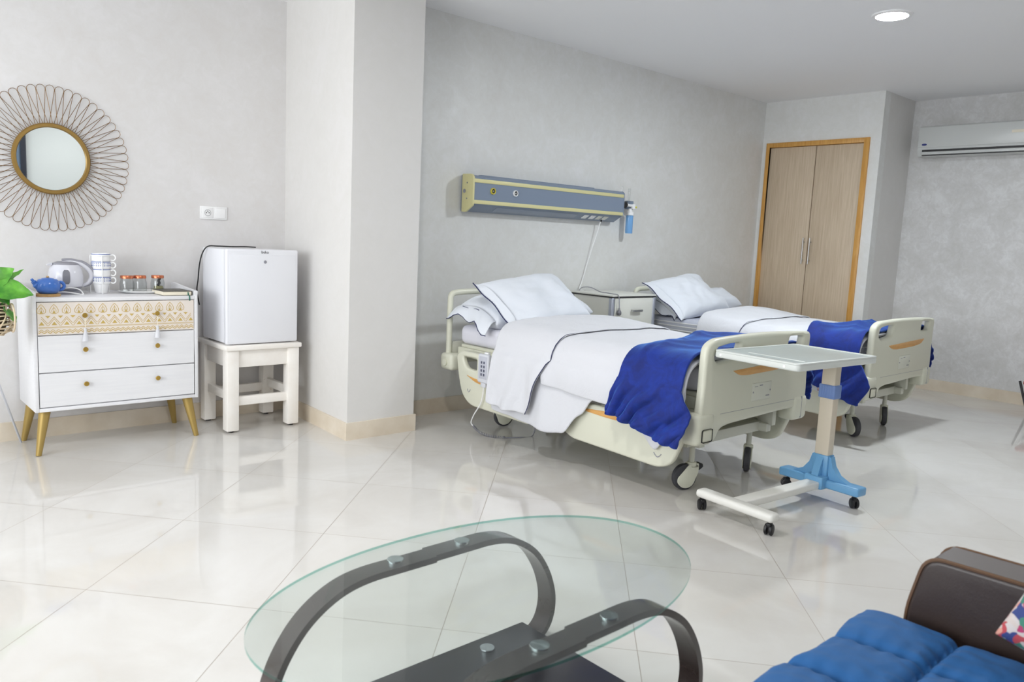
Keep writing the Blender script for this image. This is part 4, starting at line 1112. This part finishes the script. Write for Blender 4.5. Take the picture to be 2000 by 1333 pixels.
rp_ = ramp(nt, sp.outputs[0], [(0, (196, 184, 178)), (.2, (176, 70, 78)), (.34, (204, 146, 130)), (.5, (62, 122, 104)), (.62, (52, 66, 122)), (.74, (196, 188, 186)), (.88, (168, 56, 100)), (1, (80, 120, 150))])
bpy_r = [n_ for n_ in N if n_.type == 'VALTORGB'][-1]; bpy_r.color_ramp.interpolation = 'CONSTANT'
L.new(rp_, B.inputs['Base Color'])
o = pillow_mb(.36, .36, .13, 7.7, .015).build('throw_cushion', M_flor, None, smooth=180, sub=1)
o.matrix_world = Matrix.Translation((1.925, .252, .658)) @ Matrix.Rotation(-1.45, 4, 'Z') @ Matrix.Rotation(1.25, 4, 'X') @ Matrix.Rotation(-.32, 4, 'Z')
tag(o, 'floral print throw cushion leaning in the sofa corner by the arm', 'cushion')

# ------------------------------------------------------------------ low red seat at the right edge
w = thing('low_chair', (8.12, 1.79, 0), 'low red seat on thin dark legs at the far right edge by the rough wall', 'chair')
MB().rbox(-.22, .22, -.24, .235, .275, .32, .015, 3).build('seat', M_red, w)
for sx in (-1, 1):
    for sy in (-1, 1): MB().tube([(sx*.16+.06, sy*.31-.02 if sy > 0 else -.25, .292), (sx*.16+.06, sy*.2, 0)], .011, 10).build('leg', M_gap, w)

# ------------------------------------------------------------------ light, world, camera
def area(name, loc, rot, sx, sy, power, col=(1, 1, 1)):
    l = bpy.data.lights.new(name, 'AREA'); l.shape = 'RECTANGLE'; l.size = sx; l.size_y = sy; l.energy = power; l.color = col
    o = bpy.data.objects.new(name, l); COL.objects.link(o); o.location = loc; o.rotation_euler = rot; return o
area('window_daylight', (XL-.25, (wy0+wy1)/2, (wz0+wz1)/2), (0, -PI/2, 0), wz1-wz0, wy1-wy0, 185, (.98, .985, 1))
wd = bpy.data.worlds.new('world'); sc.world = wd; wd.use_nodes = True
wd.node_tree.nodes['Background'].inputs[0].default_value = (.75, .85, 1, 1); wd.node_tree.nodes['Background'].inputs[1].default_value = 1.0

cam = bpy.data.cameras.new('camera'); co = bpy.data.objects.new('camera', cam); COL.objects.link(co)
yaw, pitch, roll = math.radians(42.1567), math.radians(7.4923), math.radians(2.6583)
f = Vector((math.sin(yaw)*math.cos(pitch), math.cos(yaw)*math.cos(pitch), -math.sin(pitch)))
r = Vector((math.cos(yaw), -math.sin(yaw), 0)); u = r.cross(f)
r2 = math.cos(roll)*r+math.sin(roll)*u; u2 = -math.sin(roll)*r+math.cos(roll)*u
co.matrix_world = Matrix(((r2.x, u2.x, -f.x, 0), (r2.y, u2.y, -f.y, 0), (r2.z, u2.z, -f.z, 1.35), (0, 0, 0, 1)))
cam.sensor_width = 36; cam.lens = 1531.24/2000*36; cam.clip_start = .02
cam.dof.use_dof = True; cam.dof.focus_distance = 4.9; cam.dof.aperture_fstop = 4.5
sc.camera = co
sc.view_settings.view_transform = 'Standard'; sc.view_settings.look = 'None'; sc.view_settings.gamma = 1; sc.view_settings.use_curve_mapping = False
sc.view_settings.exposure = .36
sc.cycles.use_denoising = True
sc.cycles.max_bounces = 10; sc.cycles.diffuse_bounces = 6; sc.cycles.glossy_bounces = 5; sc.cycles.transparent_max_bounces = 16
sc.cycles.sample_clamp_indirect = 8; sc.cycles.caustics_reflective = False; sc.cycles.caustics_refractive = False
